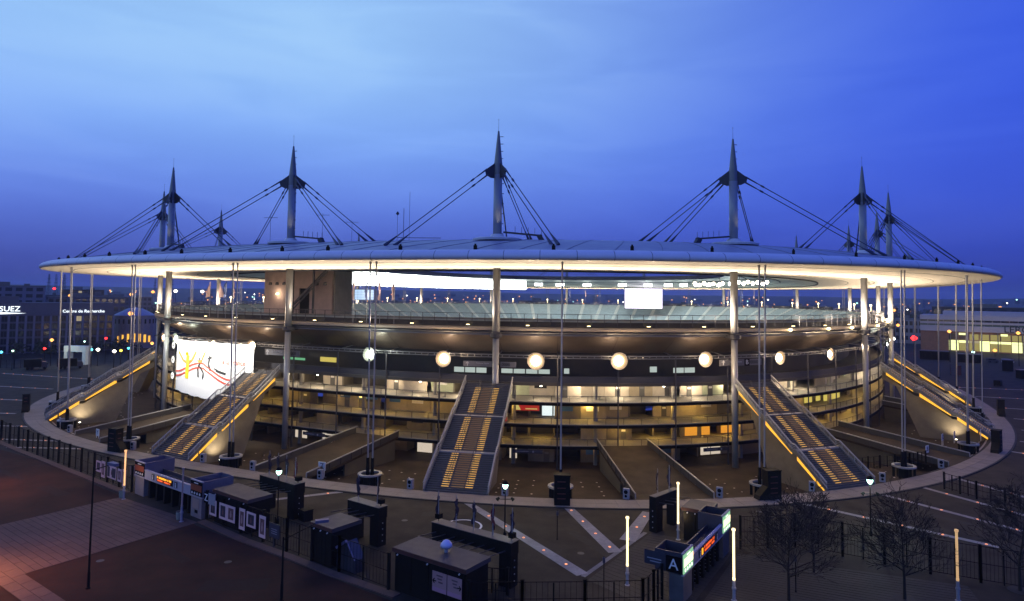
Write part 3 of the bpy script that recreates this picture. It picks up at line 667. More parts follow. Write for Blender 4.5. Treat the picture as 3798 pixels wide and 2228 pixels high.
# ring of orange and white floodlights hung below the bowl cladding
FL = [(-2.09, 18.9, 'o', 1.0), (-1.90, 18.9, 'w', 1.3), (-1.52, 18.95, 'o', .6), (-1.235, 18.9, 'o', 1.1), (-.565, 18.5, 'w', 1.2), (-.222, 18.25, 'o', 1.3), (.161, 18.3, 'o', 1.35), (.495, 18.5, 'o', 1.35), (.867, 18.7, 'o', 1.25), (1.26, 18.6, 'o', 1.15), (1.63, 18.7, 'o', 1.1), (2.03, 18.9, 'o', 1.0), (2.62, 18.8, 'w', .85), (2.85, 19.4, 'o', .9), (3.05, 20.2, 'o', .8), (3.2, 20.6, 'o', .8)]
NM = ['furthest left, beyond the banner', 'white, on the upper left corner of the banner', 'small, above the middle of the banner', 'on the upper right corner of the banner', 'white, right of the first letter sign', 'just left of the central staircase', 'just right of the letter A sign', 'second to the right of the letter A sign', 'left of the right staircase', 'first beyond the right mast column', 'second beyond the right mast column', 'nearest the right end before the last column', 'lowest of the right end cluster', 'second lowest of the right end cluster', 'second highest of the right end cluster', 'highest of the right end cluster']
for (s, z, c, k), nm in zip(FL, NM):
    p, t, n = FR(s, -.6); w = c == 'w'
    o = thing('floodlight', 'round glaring floodlight under the bowl, ' + nm, 'floodlight', p + Vector((0, 0, z)), math.atan2(t.y, t.x), 'floodlights hung round the bowl')
    mb = MB(); r = .66 * k
    mb.tube((0, 1.0, 0), (0, .15, 0), r * .55, r, 12); mb.bar((-.2, .7, .3), (-.2, 2.3, .5), .16, .16); mb.bar((.2, .7, .3), (.2, 2.3, .5), .16, .16); mb.build('housing', steel_d, o, world=False)
    mb = MB(); mb.tube((0, .14, 0), (0, -.05, 0), r * .98, r * .9, 14); mb.tube((0, -.05, 0), (0, -.3, 0), r * .9, r * .45, 14)
    mb.build('lens', e_floodw if w else e_flood, o, world=False)
    mb = MB()  # glowing rings added round the lens: its glare built as fading emission
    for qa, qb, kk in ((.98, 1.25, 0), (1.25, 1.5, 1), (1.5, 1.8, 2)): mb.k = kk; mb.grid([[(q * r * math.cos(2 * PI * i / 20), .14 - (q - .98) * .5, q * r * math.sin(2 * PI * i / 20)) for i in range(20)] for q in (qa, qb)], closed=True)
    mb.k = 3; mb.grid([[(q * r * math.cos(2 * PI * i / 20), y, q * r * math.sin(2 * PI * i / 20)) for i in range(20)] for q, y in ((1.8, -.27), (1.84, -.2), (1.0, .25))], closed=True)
    mb.build('halo_rings', [em('halo_w1', (.85, 1, .7), 1.3), em('halo_w2', (.7, .9, .5), .5), em('halo_w3', (.6, .8, .45), .16), steel_d] if w else [em('halo_o1', (1, .62, .25), 1.5), em('halo_o2', (1, .5, .16), .6), em('halo_o3', (1, .42, .12), .2), steel_d], o, world=False)
    col = (.95, 1, .85) if w else (1, .72, .42)
    lamp('POINT', p + n * 2.4 + Vector((0, 0, z + .6)), 1400 if s < 2.4 else 800, col, o, .6)
    lamp('POINT', p - n * 1.6 + Vector((0, 0, z + 1.2)), 420 if s < 2.4 else 200, (1, .74, .50) if not w else (.9, 1, .8), o, .3)  # extra light added behind the housing to warm the cladding

# ------------------------------------------------------------------ staircases
def staircase(s, label, flood_side=0):
    bs = s; B, tB, nB = FR(bs, 21.4); T, tT, nT = FR(s + .01, .2); B = B + Vector((0, 0, .13)); T = T + Vector((0, 0, 14.1))
    root = thing('grand_staircase', label, 'staircase', B, 0, 'wide staircases climbing to the upper tier')
    d = (T - B); hd = Vector((d.x, d.y, 0)); Lh = hd.length; hd.normalize(); r = Vector((hd.y, -hd.x, 0)) # r points towards +s side? fixed below
    if r.dot(tB) < 0: r = -r
    hw0, hw1 = 4.9, 4.25
    P = lambda f, w: B + d * f + r * (w * (hw0 + (hw1 - hw0) * f))
    prof = []; nst = 60; land = (.30, .335, .64, .675)
    zf = lambda f: (f - max(0, min(f - .30, .035)) - max(0, min(f - .64, .035))) / .93
    H = d.z
    def Q(f, w, dz=0): return Vector((B.x, B.y, B.z)) + hd * (Lh * f) + r * (w * (hw0 + (hw1 - hw0) * f)) + Vector((0, 0, H * zf(f) + dz))
    mb = MB(); z = 0
    for i in range(nst):
        f0, f1 = i / nst, (i + 1) / nst
        h = H * zf((f0 + f1) / 2) + H / nst * .5; a, b = Q(f0, -1), Q(f0, 1); c, e = Q(f1 + .004, 1), Q(f1 + .004, -1)
        for v in (a, b, c, e): v.z = B.z + h - .18
        mb.prism([a, b, c, e], (0, 0, .18))
        mb.face([Vector((a.x, a.y, a.z)), Vector((b.x, b.y, b.z)), Vector((b.x, b.y, b.z - .2)), Vector((a.x, a.y, a.z - .2))])
    mb.build('tread', mat('tread_steel', (.085, .08, .078), .55, noise=.2, scale=1.5), root, kind='stuff')
    # lit nosings: two bright lanes and a dim middle
    for w0, w1, m, nm in ((-.52, -.27, e_step, 'step_light'), (.27, .52, e_step, 'step_light'), (-.20, .22, e_stepd, 'dim_step_light')):
        mb = MB()
        for i in range(2, nst - 3):
            if any(abs(i / nst - q) < .012 for q in land): continue
            if False: continue
            f = i / nst + .003; h = B.z + H * zf((i + .5) / nst) + H / nst * .5
            a, b = Q(f - .0035, w0), Q(f - .0035, w1); a.z = b.z = h - .06
            mb.prism([a, b, b + hd * .05, a + hd * .05], (0, 0, .08))
        mb.build(nm, m, root, kind='stuff')
    for f in (.318, .658):
        mb = MB(); mb.bar(Q(f, -1, .12), Q(f, 1, .12), 1.0, .16); mb.build('landing', mat('landing_steel', (.40, .37, .35), .5), root)
    for w in (-1, 1):
        mb = MB(); a, b = Q(0, w * 1.03, .1), Q(1, w * 1.03, .1); pts = [Q(f, w * 1.03, .05) for f in (0, .30, .335, .64, .675, 1)]
        for a, b in zip(pts[:-1], pts[1:]): mb.bar(a, b, .28, .62)
        mb.build('stringer', steel, root)
        mb = MB(); pts = [Q(f, w * 1.05, 1.25) for f in (0, .30, .335, .64, .675, 1)]
        for a, b in zip(pts[:-1], pts[1:]): mb.tube(a, b, .13, n=6)
        for i in range(19): mb.bar(Q(i / 18, w * 1.05, .3), Q(i / 18, w * 1.05, 1.25), .09, .09)
        for dz in (.6, .9):
            for a, b in zip(pts[:-1], pts[1:]): mb.tube(a + Vector((0, 0, dz - 1.25)), b + Vector((0, 0, dz - 1.25)), .035, n=4)
        mb.build('handrail', steel_l, root)
        # light slot under the stringer, broken at the landings
        for f0, f1, h0, h1 in ((.03, .10, .4, .55), (.115, .29, .55, .72), (.345, .63, .25, .80), (.69, .95, .15, .62)):
            mb = MB(); a0, b0 = Q(f0, w * .99, -.48), Q(f1, w * .99, -.48)
            mb.prism([a0, b0, b0 - Vector((0, 0, h1)), a0 - Vector((0, 0, h0))], r * (w * .12)); mb.build('light_strip', e_amber, root)
    for w in (-.30, .34):
        mb = MB(); pts = [Q(f, w - .33 * 0, 1.05) for f in (.06, .30, .335, .64, .675, .97)]
        for k in (-.08, .0):
            for a, b in zip(pts[:-1], pts[1:]): mb.tube(a + r * k * 4, b + r * k * 4, .04, n=5)
        for i in range(12): mb.bar(Q(.06 + i * .082, w, .1), Q(.06 + i * .082, w, 1.05), .06, .06)
        mb.build('centre_rail', steel_d, root)
    # concrete blade that carries the flight
    zz = lambda f: B.z + H * zf(f) - .75
    poly = [(0.0, B.z - .1), (.12, zz(.12) - .6), (.30, zz(.30) - .75), (.335, zz(.335) - .75), (.64, zz(.64) - .75), (.675, zz(.675) - .75), (1.0, zz(1) - .7), (1.0, zz(1) - 2.2), (.86, 9.6), (.74, 3.5), (.64, -1.8), (.14, -1.8)]
    mb = MB(); wd = 3.4; pp = [Vector((B.x, B.y, 0)) + hd * (Lh * f) - r * wd + Vector((0, 0, z)) for f, z in poly]
    mb.prism(pp, r * (2 * wd)); mb.build('blade', mat('stair_concrete', (.15, .13, .10), .75, noise=.25, scale=.5, noise2=.25, bump=.1), root)
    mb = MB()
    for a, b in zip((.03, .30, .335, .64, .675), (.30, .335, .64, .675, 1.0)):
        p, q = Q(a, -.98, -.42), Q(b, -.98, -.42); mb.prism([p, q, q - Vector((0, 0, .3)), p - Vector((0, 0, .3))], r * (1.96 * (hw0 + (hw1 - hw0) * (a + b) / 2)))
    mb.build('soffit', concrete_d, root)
    if flood_side:
        for w in ([flood_side] if flood_side in (-1, 1) else [-1, 1]):
            p = Q(.30, w * 1.22); p.z = -1.75 if abs(w) else 0
            o = thing('ground_floodlight', 'small ground floodlight washing the concrete flank of the ' + label.split(',')[0].replace('wide ', ''), 'floodlight', p, 0, 'ground floodlights beside the staircases')
            mb = MB(); mb.bar((0, 0, 0), (0, 0, .5), .12, .12); mb.box(-.3, .3, -.25, .25, .45, .75); mb.build('housing', steel_d, o, world=False)
            mb = MB(); mb.lathe((0, 0, .75), [(.24, 0), (.26, .06), (.1, .12)], 10); mb.build('lens', em('uplight_lens', (1, .86, .62), 9), o, world=False)
            q = Q(.34, w * .70); aim = Vector((q.x, q.y, 2.6)) - p
            lamp('SPOT', p + Vector((0, 0, .95)), 2600, (1, .80, .52), o, .15, aim=aim, cone=118, blend=1)
    return root
staircase(-3.32, 'lit staircase furthest left, seen side on behind its neighbour', -1)
staircase(-2.27, 'second staircase from the left, its flank washed by a ground lamp', 1)
staircase(-1.14, 'staircase left of centre, in front of the white banner', 1)
staircase(-.035, 'central staircase, seen head on below the letter A sign', 0)
staircase(1.08, 'staircase right of centre, leaning towards the teal street lamp', 0)
staircase(2.36, 'second staircase from the right, its flank washed by a ground lamp', -1)
staircase(3.4, 'lit staircase furthest right, seen side on behind its neighbour', -1)

# ------------------------------------------------------------------ ramps up to the first gallery
def ramp_(s0, s1, label, hw=.105):
    o0, o1 = 18.6, -1.9; z0, z1 = -.0, 2.62
    A = lambda f, w, dz=0: PT(s0 + (s1 - s0) * f + w * hw, o0 + (o1 - o0) * f, z0 + (z1 - z0) * f + dz)
    root = thing('access_ramp', label, 'ramp', A(0, 0), 0, 'ramps up to the first gallery')
    mb = MB(); mb.grid([[A(f, w, .02) for w in (-1, -.5, 0, .5, 1)] for f in (0, .25, .5, .75, 1)]); mb.grid([[A(f, w, -.4) for w in (-1, 1)] for f in (0, .5, 1)])
    for w in (-1, 1): mb.grid([[A(f, w, .02) for f in (0, .5, 1)], [A(f, w, -.4) for f in (0, .5, 1)]])
    p0, p1 = A(0, -1, .02), A(0, 1, .02); p2, p3 = PT(s0 + hw, 21.6, .13), PT(s0 - hw, 21.6, .13); mb.face([p0, p1, p2, p3])
    mb.build('deck', brick_brown, root)
    for w in (-1, 1):
        mb = MB(); mb.bar(A(-.12, w, .55), A(1, w, .55), .12, 1.0)
        for i in range(9): mb.bar(A(i / 8, w * 1.008, 0), A(i / 8, w * 1.008, 1.15), .12, .12)
        mb.build('parapet', mat('parapet_panel', (.05, .046, .042), .5, noise=.15, scale=1.2), root)
        mb = MB(); mb.tube(A(-.12, w, 1.18), A(1.02, w, 1.18), .11, n=6); mb.tube(A(-.12, w, 1.18), A(-.12, w, 0), .09, n=6); mb.build('handrail', steel_l, root)
    mb = MB()
    for w in (-.93, .93):
        mb.prism([A(.98, w, -.4), A(.32, w, -.4), Vector((*A(.32, w).xy, -1.8)), Vector((*A(.98, w).xy, -1.8))], FR(s0, 0)[1] * .35 * (1 if w < 0 else -1))
    mb.build('support_wall', mat('ramp_wall', (.10, .088, .058), .7, noise=.2, scale=.8, noise2=.2), root)
    return root
ramp_(-.615, -.54, 'ramp with metal handrails left of the central staircase')
ramp_(.545, .52, 'ramp with metal handrails right of the central staircase')
ramp_(1.70, 1.66, 'ramp between the two staircases on the right')
ramp_(-1.68, -1.66, 'ramp between the two staircases on the left')
ramp_(2.78, 2.76, 'ramp behind the second staircase from the right')

# ------------------------------------------------------------------ giant banner
def curve_sheet(a, b, o, z0f, z1f, d=.03):
    mb = MB(); ss = srange(a, b, d); mb.grid([[PT(s, o, z0f((s - a) / (b - a)) + (z1f((s - a) / (b - a)) - z0f((s - a) / (b - a))) * k / 6) for s in ss] for k in range(7)]); return mb
BA, BBb = -1.774, -1.17
banner = thing('giant_banner', 'floodlit white giant banner with yellow and black athletes on red ribbons', 'banner', PT(-1.47, 1.6, 6.6))
zb = lambda f: 7.6 - 1.1 * math.sin(PI * f) + .5 * f + .12 * math.sin(f * 40); zt_ = lambda f: 19.3 + .1 * math.sin(f * 47)
curve_sheet(BA, BBb, 1.5, zb, zt_).build('cloth', mat('banner_cloth', (.80, .80, .78), .7), banner, smooth=True)
def BP_(f, z, e=.06): return PT(BA + (BBb - BA) * f, 1.5 + e, z)
def stroke(pts, w, m, name, e=.06):
    mb = MB()
    for (f0, z0), (f1, z1) in zip(pts[:-1], pts[1:]):
        a, b = BP_(f0, z0, e), BP_(f1, z1, e); mb.bar(a, b, .05, w * 1.35)
    mb.build(name, m, banner)
b_red = mat('banner_red', (.62, .10, .06), .7); b_yel = mat('banner_yellow', (.85, .62, .02), .7); b_blk = mat('banner_black', (.03, .03, .03), .7); b_org = mat('banner_orange', (.70, .25, .04), .7)
for dz in (0, -1.0): stroke([(i / 20 * .76, 12.9 + dz - 1.0 * math.cos(i / 20 * 2 * PI * 1.05) + .05 * i * (1 if i < 12 else .4) - (.12 * (i - 12) if i > 12 else 0)) for i in range(21)], .28, b_red, 'ribbon')
stroke([(.19, 16.6), (.19, 15.9), (.185, 13.2), (.18, 10.6)], 1.0, b_yel, 'yellow_figure'); stroke([(.185, 14.1), (.12, 14.6), (.04, 16.5)], .45, b_org, 'raised_arm', .08); stroke([(.2, 14.1), (.25, 14.8), (.31, 16.9)], .45, b_org, 'raised_arm', .08)
stroke([(.36, 15.6), (.37, 14.4), (.34, 13.2), (.35, 11.2)], .4, b_blk, 'black_figure'); stroke([(.33, 15.0), (.38, 14.6), (.44, 17.2)], .3, b_org, 'racket', .08); stroke([(.37, 13.6), (.42, 12.4), (.41, 11)], .3, b_blk, 'black_leg', .1)
stroke([(.50, 16.3), (.49, 15.3), (.48, 14.4), (.51, 13.0)], .42, b_blk, 'black_figure'); stroke([(.47, 15.6), (.53, 15.9)], .25, b_blk, 'black_arm', .1)
stroke([(.58, 13.2), (.63, 12.9), (.70, 12.6)], .4, b_blk, 'black_figure'); stroke([(.56, 13.6), (.60, 13.2)], .25, b_blk, 'black_arm', .1)
p, t, n = FR(BA + (BBb - BA) * .79, 1.7); text('lettering', 'à la France', 1.75, b_red, p + Vector((0, 0, 15.3)), t, (0, 0, 1), banner)
mb = MB()
for i in range(25):
    f = i / 24; mb.bar(BP_(f, zt_(f) - .1, -.1), BP_(f, 19.9, -2.4), .05, .05); mb.bar(BP_(f, zb(f) + .1, -.1), BP_(f, zb(f) - .5, -3), .05, .05)
mb.build('lashing', steel_d, banner)
for f in (.06, .30, .5, .72, .94): lamp('SPOT', BP_(f, 20.3, 5.5), 13000, (1, .95, .84), banner, .3, aim=(BP_(f, 13, 0) - BP_(f, 20.3, 5.5)), cone=125, blend=1)
mb = MB()
for f in (.06, .30, .5, .72, .94):
    mb.bar(BP_(f, 20.0, -2.4), BP_(f, 20.3, 5.3), .12, .12); q = BP_(f, 20.25, 5.5); mb.box(q.x - .25, q.x + .25, q.y - .25, q.y + .25, q.z + .05, q.z + .3)
mb.build('lamp_arm', steel_d, banner)
# white round discs beside the banner
for z in (17.6, 14.2, 10.4):
    p, t, n = FR(-1.86, .6); o = thing('round_light_sign', 'round white lamp disc beside the banner, %s of three' % {17.6: 'top', 14.2: 'middle', 10.4: 'bottom'}[z], 'light', p + Vector((0, 0, z)), math.atan2(t.y, t.x), 'round lamp discs beside the banner')
    mb = MB(); mb.tube((0, .2, 0), (0, -.02, 0), .95, .95, 16); mb.bar((0, .2, 0), (0, 1.8, 0), .2, .2); mb.build('frame', steel_d, o, world=False)
    mb = MB(); mb.tube((0, -.02, 0), (0, -.1, 0), .82, .78, 16); mb.build('disc', em('disc_white', (1, .97, .88), 1.3), o, world=False)
    mb = MB(); mb.tube((0, -.1, 0), (0, -.14, 0), .3, .3, 12); mb.build('hub', grey_p, o, world=False)

# ------------------------------------------------------------------ letter signs under the bowl
def letter_sign(s0, s1, z0, z1, letter, label):
    p, t, n = FR((s0 + s1) / 2, -1.0); a, b = PT(s0, -1.0), PT(s1, -1.0); L = (b - a).length; x = (b - a).normalized(); y = Vector((x.y, -x.x, 0)); c = (a + b) / 2; zc = (z0 + z1) / 2
    o = thing('letter_sign', label, 'sign', c + Vector((0, 0, z0)), 0, 'letter signs below the bowl')
    mb = MB(); mb.obox(a + Vector((0, 0, z0)), x * L, -y * .18, (0, 0, z1 - z0)); mb.build('board', mat('sign_grey', (.13, .13, .15), .5), o)
    mb = MB(); mb.obox(c + x * (L * .08) + y * .02 + Vector((0, 0, z0 - .05)), x * 1.25, -y * .1, (0, 0, z1 - z0 + .1)); mb.build('letter_plate', blackm, o)
    tm = mat('sign_white', (.75, .75, .78), .5); tg = mat('sign_text', (.36, .36, .40), .5)
    text('letter', letter, (z1 - z0) * 1.05, tm, c + x * (L * .08 + .62) + y * .05 + Vector((0, 0, zc)), x, (0, 0, 1), o)
    text('seat_codes', '0000', (z1 - z0) * .8, mat('code_black', (.02, .02, .02), .5), c + x * (L * .31) + y * .05 + Vector((0, 0, zc)), x, (0, 0, 1), o)
    text('line', 'Tribune Haute', (z1 - z0) * .42, tg, c - x * (L * .13) + y * .05 + Vector((0, 0, zc + .15)), x, (0, 0, 1), o)
    q = c - x * (L * .42) + y * .04 + Vector((0, 0, zc)); mb = MB(); u = Vector((0, 0, 1)); h = (z1 - z0) * .38
    mb.bar(q - u * h, q + u * h, .16, .04); mb.bar(q + u * h, q - x * h * .8 + u * .05, .05, .16); mb.bar(q + u * h, q + x * h * .8 + u * .05, .05, .16); mb.build('arrow', tg, o)
letter_sign(-1.16, -.95, 17.15, 18.35, 'Z', 'hanging grey sign with the letter Z beside the banner')
letter_sign(-.14, .08, 16.95, 17.95, 'A', 'hanging grey sign with the letter A above the central staircase')
letter_sign(.945, 1.165, 17.3, 18.5, 'B', 'hanging grey sign with the letter B near the right mast column')
# red and yellow advert, blue panel in gallery 2
p, t, n = FR(.115, -7.2); o = thing('gallery_advert', 'red advertising panel with a yellow corner in the second gallery', 'sign', p + Vector((0, 0, 8.0)), math.atan2(t.y, t.x))
mb = MB(); mb.box(-2.4, 2.4, 0, .15, 0, 1.25); mb.build('panel', em('advert_red', (.75, .03, .02), .45), o, world=False)
mb = MB(); mb.prism([(-2.3, -.03, .1), (-1.2, -.03, .1), (-1.7, -.03, 1.1), (-2.3, -.03, 1.1)], (0, .02, 0)); mb.box(-.3, 2.0, -.03, 0, .25, .45); mb.build('device', em('advert_yellow', (.85, .7, .2), .6), o, world=False)
p, t, n = FR(.015, -4); o = thing('vending_kiosk', 'bright red rounded kiosk beside the central staircase in the second gallery', 'kiosk', p + Vector((0, 0, 6.5)), 0)
mb = MB(); mb.lathe((0, 0, 0), [(.9, 0), (.95, .3), (.95, 2.2), (.7, 2.8), (.3, 3.0)], 14); mb.build('shell', em('kiosk_red', (.6, .03, .02), .45), o, world=False); mb = MB(); mb.lathe((0, 0, .8), [(.96, 0), (.97, .5)], 14); mb.build('band', e_win, o, world=False)
for a, b, lab in ((-.82, -.765, 'small blue notice panel on the second gallery wall'), (-.72, -.615, 'wide blue notice panel on the second gallery wall')):
    p, t, n = FR((a + b) / 2, -7.2); o = thing('wall_notice', lab, 'sign', p + Vector((0, 0, 8.5)), math.atan2(t.y, t.x)); w = (b - a) * 23
    mb = MB(); mb.box(-w, w, 0, .1, 0, 1.1); mb.build('board', blue_m, o, world=False); mb = MB(); mb.box(-w * .9, -w * .3, -.02, 0, .2, .9); mb.box(0, w * .5, -.02, 0, .6, .8); mb.build('print', white_p, o, world=False)
# illuminated red and white poster on the ground floor, left
p, t, n = FR(-.885, -7.8); o = thing('lit_poster', 'backlit white poster with red edge in the ground floor gallery', 'poster', p + Vector((0, 0, -1.5)), math.atan2(t.y, t.x))
mb = MB(); mb.box(-2, 2, 0, .15, 0, 3); mb.build('panel', em('poster_glow', (1, .86, .72), .55), o, world=False); mb = MB(); mb.box(1.3, 1.9, -.03, 0, .2, 2.8); mb.box(-1.9, 1.2, -.03, 0, .2, .5); mb.build('red_edge', red_m, o, world=False); mb = MB(); mb.box(-1.4, .4, -.03, 0, 1.0, 1.5); mb.box(-.9, .9, -.03, 0, 1.8, 2.1); mb.build('figure', blackm, o, world=False)
# hanging direction boards of the ground floor
for s in (-.86, .13, .93):
    p, t, n = FR(s, -1.2); o = thing('direction_board', 'low dark direction board under the first gallery, %s' % {-.86: 'by the left mast column', .13: 'right of the central staircase', .93: 'by the right mast column'}[s], 'sign', p + Vector((0, 0, 1.2)), math.atan2(t.y, t.x), 'direction boards under the first gallery')
    mb = MB(); mb.box(-2.8, 2.8, 0, .2, 0, .65); mb.box(-2, -1.9, .05, .12, .6, 1.0); mb.box(1.9, 2, .05, .12, .6, 1.0); mb.build('board', navy, o, world=False); mb = MB(); mb.box(.9, 1.2, -.03, 0, .15, .5); mb.box(-2.2, .2, -.03, 0, .3, .38); mb.build('print', grey_p, o, world=False)

# ------------------------------------------------------------------ screens and flags on the bowl
def screen(s, o_, z0, w, h, m, label):
    p, t, n = FR(s % 18, o_); q = thing('video_screen', label, 'screen', p + Vector((0, 0, z0)), 0)
    to = (Vector((95, -248, 0)) - p); to.z = 0; to.normalize(); q.rotation_euler = (0, 0, math.atan2(to.y, to.x) + PI / 2)
    mb = MB(); mb.box(-w / 2 - .3, w / 2 + .3, 0, 1.0, -.3, h + .3); mb.bar((-w * .3, .5, h), (-w * .3, .5, h + 2.5), .3, .3); mb.bar((w * .3, .5, h), (w * .3, .5, h + 2.5), .3, .3); mb.build('frame', steel_d, q, world=False)
    mb = MB(); nx, nz = 6, 4
    for i in range(nx):
        for j in range(nz): mb.box(-w / 2 + w * i / nx + .03, -w / 2 + w * (i + 1) / nx - .03, -.08, 0, h * j / nz + .03, h * (j + 1) / nz - .03)
    mb.build('display', m, q, world=False)
    lamp('POINT', p + to * 3 + Vector((0, 0, z0 + h / 2)), 2500, (.93, .82, 1), q, 1)
screen(7.85, -26, 24.6, 20, 10.8, e_screen, 'glowing white video screen hung over the far stand')
screen(12.6, -26, 28, 8.5, 4.6, e_screenb, 'small blue video screen near the stair block, far side')
def flag(p, h, col, label, group, furl=.35, seed=0, w=1.3, fh=3.2):
    o = thing('flag', label, 'flag', p, random.uniform(0, 6), group)
    mb = MB(); mb.tube((0, 0, 0), (0, 0, h), .06, .04, 6); mb.build('pole', steel_l, o, world=False)
    mb = MB(); rows = []
    for j in range(9):
        z = h - .1 - fh * j / 8; k = furl + (1 - furl) * .25 * math.sin(j * .4 + seed); rows.append([(x / 6 * w * k * (.15 + .85 * (j / 8) ** .7), .16 * math.sin(x * 1.7 + j * .8 + seed) * x / 3, z - x * .10 * (1 - furl)) for x in range(7)])
    mb.grid(rows); mb.build('cloth', col, o, smooth=True, world=False)
f_pink = mat('flag_pink', (.66, .48, .50), .8); f_dark = mat('flag_dark', (.045, .03, .04), .8); f_blue = mat('flag_blue', (.05, .08, .22), .8); f_red = mat('flag_red', (.16, .025, .03), .8)
for s, lab, c in ((-1.59, 'first of the pale flags left of the stair block', f_pink), (-1.515, 'second of the pale flags left of the stair block', f_pink), (-1.455, 'dark blue furled flag left of the stair block', f_blue), (-1.40, 'pale flag nearest the stair block on its left', f_pink), (-.665, 'first flag right of the stair block', f_pink), (-.595, 'second flag right of the stair block', f_blue), (-.53, 'third flag right of the stair block', f_pink), (-.46, 'fourth flag right of the stair block', f_pink)):
    flag(PT(s, -1.3, 24.5), 8.6, c, 'limp flag on the bowl rim, ' + lab, 'flags on the bowl rim', .5, s * 9, 2.0, 3.6)
for i, s in enumerate((8.95, 8.75, 8.55, 6.9, 6.72, 6.55, 6.4)):
    flag(PT(s, -3, 27), 8, f_pink if i % 2 else f_blue, 'tiny flag on the far rim, %s' % ['left of the white screen, leftmost', 'left of the white screen, middle', 'left of the white screen, nearest it', 'right of the white screen, nearest it', 'right of the white screen, second', 'right of the white screen, third', 'right of the white screen, furthest'][i], 'flags on the far rim', .5, i, 2.2, 4)
# small warm lamps along the far and near rims
rl_me = MB(); rl_me.lathe((0, 0, 0), [(.06, 0), (.06, 1.6), (.30, 1.7), (.34, 2.0), (.15, 2.2)], 8); rl_me = rl_me.mesh('rim_lamp', e_warm)
for i in range(46):
    s = 3.6 + 10.6 * i / 45; o = link('rim_lamp', rl_me, stad); o.location = PT(s, -24 if i % 2 else -4.0, 15.8 if i % 2 else 26.8) - wloc(stad)
rw_me = MB(); rw_me.lathe((0, 0, 0), [(.12, -.25), (.36, -.1), (.36, .15), (.12, .3)], 8); rw_me = rw_me.mesh('ledge_lamp', e_warm)
for s in (1.33, 1.62, 1.86, 2.3) + tuple(2.75 + .07 * i for i in range(9)):
    p, t, n = FR(s, -.5); o = link('ledge_lamp', rw_me, stad); o.location = p + Vector((0, 0, 24.1 + (s > 2.5) * .4)) - wloc(stad)
    if s < 2.5 or int(s * 100) % 2: lamp('POINT', p + n * .7 + Vector((0, 0, 24.2)), 140, (1, .82, .6), o, .2)

# ================================================================== FORECOURT OBJECTS
# black totems on the ring
def totem(s, o_, label, foot=0, rzoff=0):
    p, t, n = FR(s, o_); o = thing('totem', label, 'totem', p + Vector((0, 0, .13)), math.atan2(t.y, t.x) + rzoff, 'black totems on the ring pavement')
    mb = MB(); mb.box(-1.15, 1.15, -.75, .75, 0, 4.15); mb.box(-1.22, 1.22, -.82, .82, 4.15, 4.3); mb.build('body', black, o, world=False)
    if foot: mb = MB(); mb.prism([(1.15, -.7, 0), (2.7, -.7, 0), (2.5, -.7, .6), (1.15, -.7, 1.9)] if foot > 0 else [(-1.15, -.7, 0), (-2.7, -.7, 0), (-2.5, -.7, .6), (-1.15, -.7, 1.9)], (0, 1.4, 0)); mb.build('foot', black, o, world=False)
    mb = MB()
    for z in (.9, 1.6, 2.4, 3.3): mb.box(-.7, .5, -.79, -.75, z, z + .12); mb.box(1.15, 1.18, -.4, .3, z, z + .12)
    mb.build('print', mat('totem_print', (.10, .02, .02), .6), o, world=False, kind='stuff')
totem(-1.39, 23.4, 'black totem with a sloped foot at the start of the left fence', 1, .1); totem(-2.47, 25.2, 'black totem with a sloped foot at the far left end of the ring', 1)
totem(.25, 24.0, 'tall square black totem on the ring, right of the central staircase'); totem(.80, 22.6, 'black totem with a sloped foot beside the rods right of centre', -1)
totem(1.99, 23.6, 'black totem with a sloped foot at the right end of the ring', -1); totem(3.0, 25, 'furthest black totem beyond the right staircases', -1)
# small reader posts on the ring
rp = thing('reader_post', 'small grey reader post with a round black face, right of the left ramp', 'post', PT(-.47, 20.8, .1), 0, 'reader posts along the ring')
mb = MB(); mb.box(-.45, .45, -.3, .3, 0, 1.5); mb.build('case', grey_p, rp, world=False); mb = MB(); mb.tube((0, -.3, 1.05), (0, -.36, 1.05), .3, .3, 10); mb.tube((0, -.3, .45), (0, -.34, .45), .2, .2, 10); mb.build('face', blackm, rp, world=False)
RPL = ['left of the left ramp', 'left of the central staircase', 'right of the central staircase', 'left of the right ramp', 'right of the right ramp', 'left of the right staircase', 'right of the right staircase', 'beside the left black totem', 'right of the left staircase', 'left of the second left ramp', 'beside the right barrier']
for i, s in enumerate((-.74, -.17, .10, .42, .67, .95, 1.22, -1.36, -.98, -1.85, 1.55)):
    o = copy_tree(rp, PT(s, 20.9, .1), 0, 'small grey reader post with a round black face, ' + RPL[i])
# letter boards
def letter_board(p, ch, label, rz=0):
    o = thing('letter_board', label, 'sign', p, rz, 'small letter boards at the stairs and ramps')
    mb = MB(); mb.box(-.7, .7, 0, .1, 1.1, 2.5); mb.bar((-.5, .05, 0), (-.5, .05, 1.1), .08, .08); mb.bar((.5, .05, 0), (.5, .05, 1.1), .08, .08); mb.build('board', white_p, o, world=False)
    text('letter', ch, 1.3, mat('board_ink', (.02, .02, .06), .5), (0, -.02, 1.8), (1, 0, 0), (0, 0, 1), o, world=False)
for s, o_, ch, lab in ((-2.02, 20.5, 'Y', 'white board with the letter Y at the second left staircase foot'), (-1.66, 19.6, 'Y', 'white board with the letter Y on the left ramp, nearer'), (-1.52, 19.8, 'Y', 'white board with the letter Y beside the left black totem'), (-.51, 17.6, 'Z', 'white board with the letter Z on the ramp left of centre'), (1.72, 15.5, 'B', 'white board with the letter B on the right ramp'), (2.02, 14.2, 'C', 'white board with the letter C on the right ramp wall, nearer'), (2.12, 15.5, 'C', 'white board with the letter C by the right ground floodlight'), (2.25, 19.5, 'C', 'white board with the letter C at the right staircase foot')):
    p, t, n = FR(s, o_); letter_board(p + Vector((0, 0, -.6)), ch, lab, math.atan2(t.y, t.x))
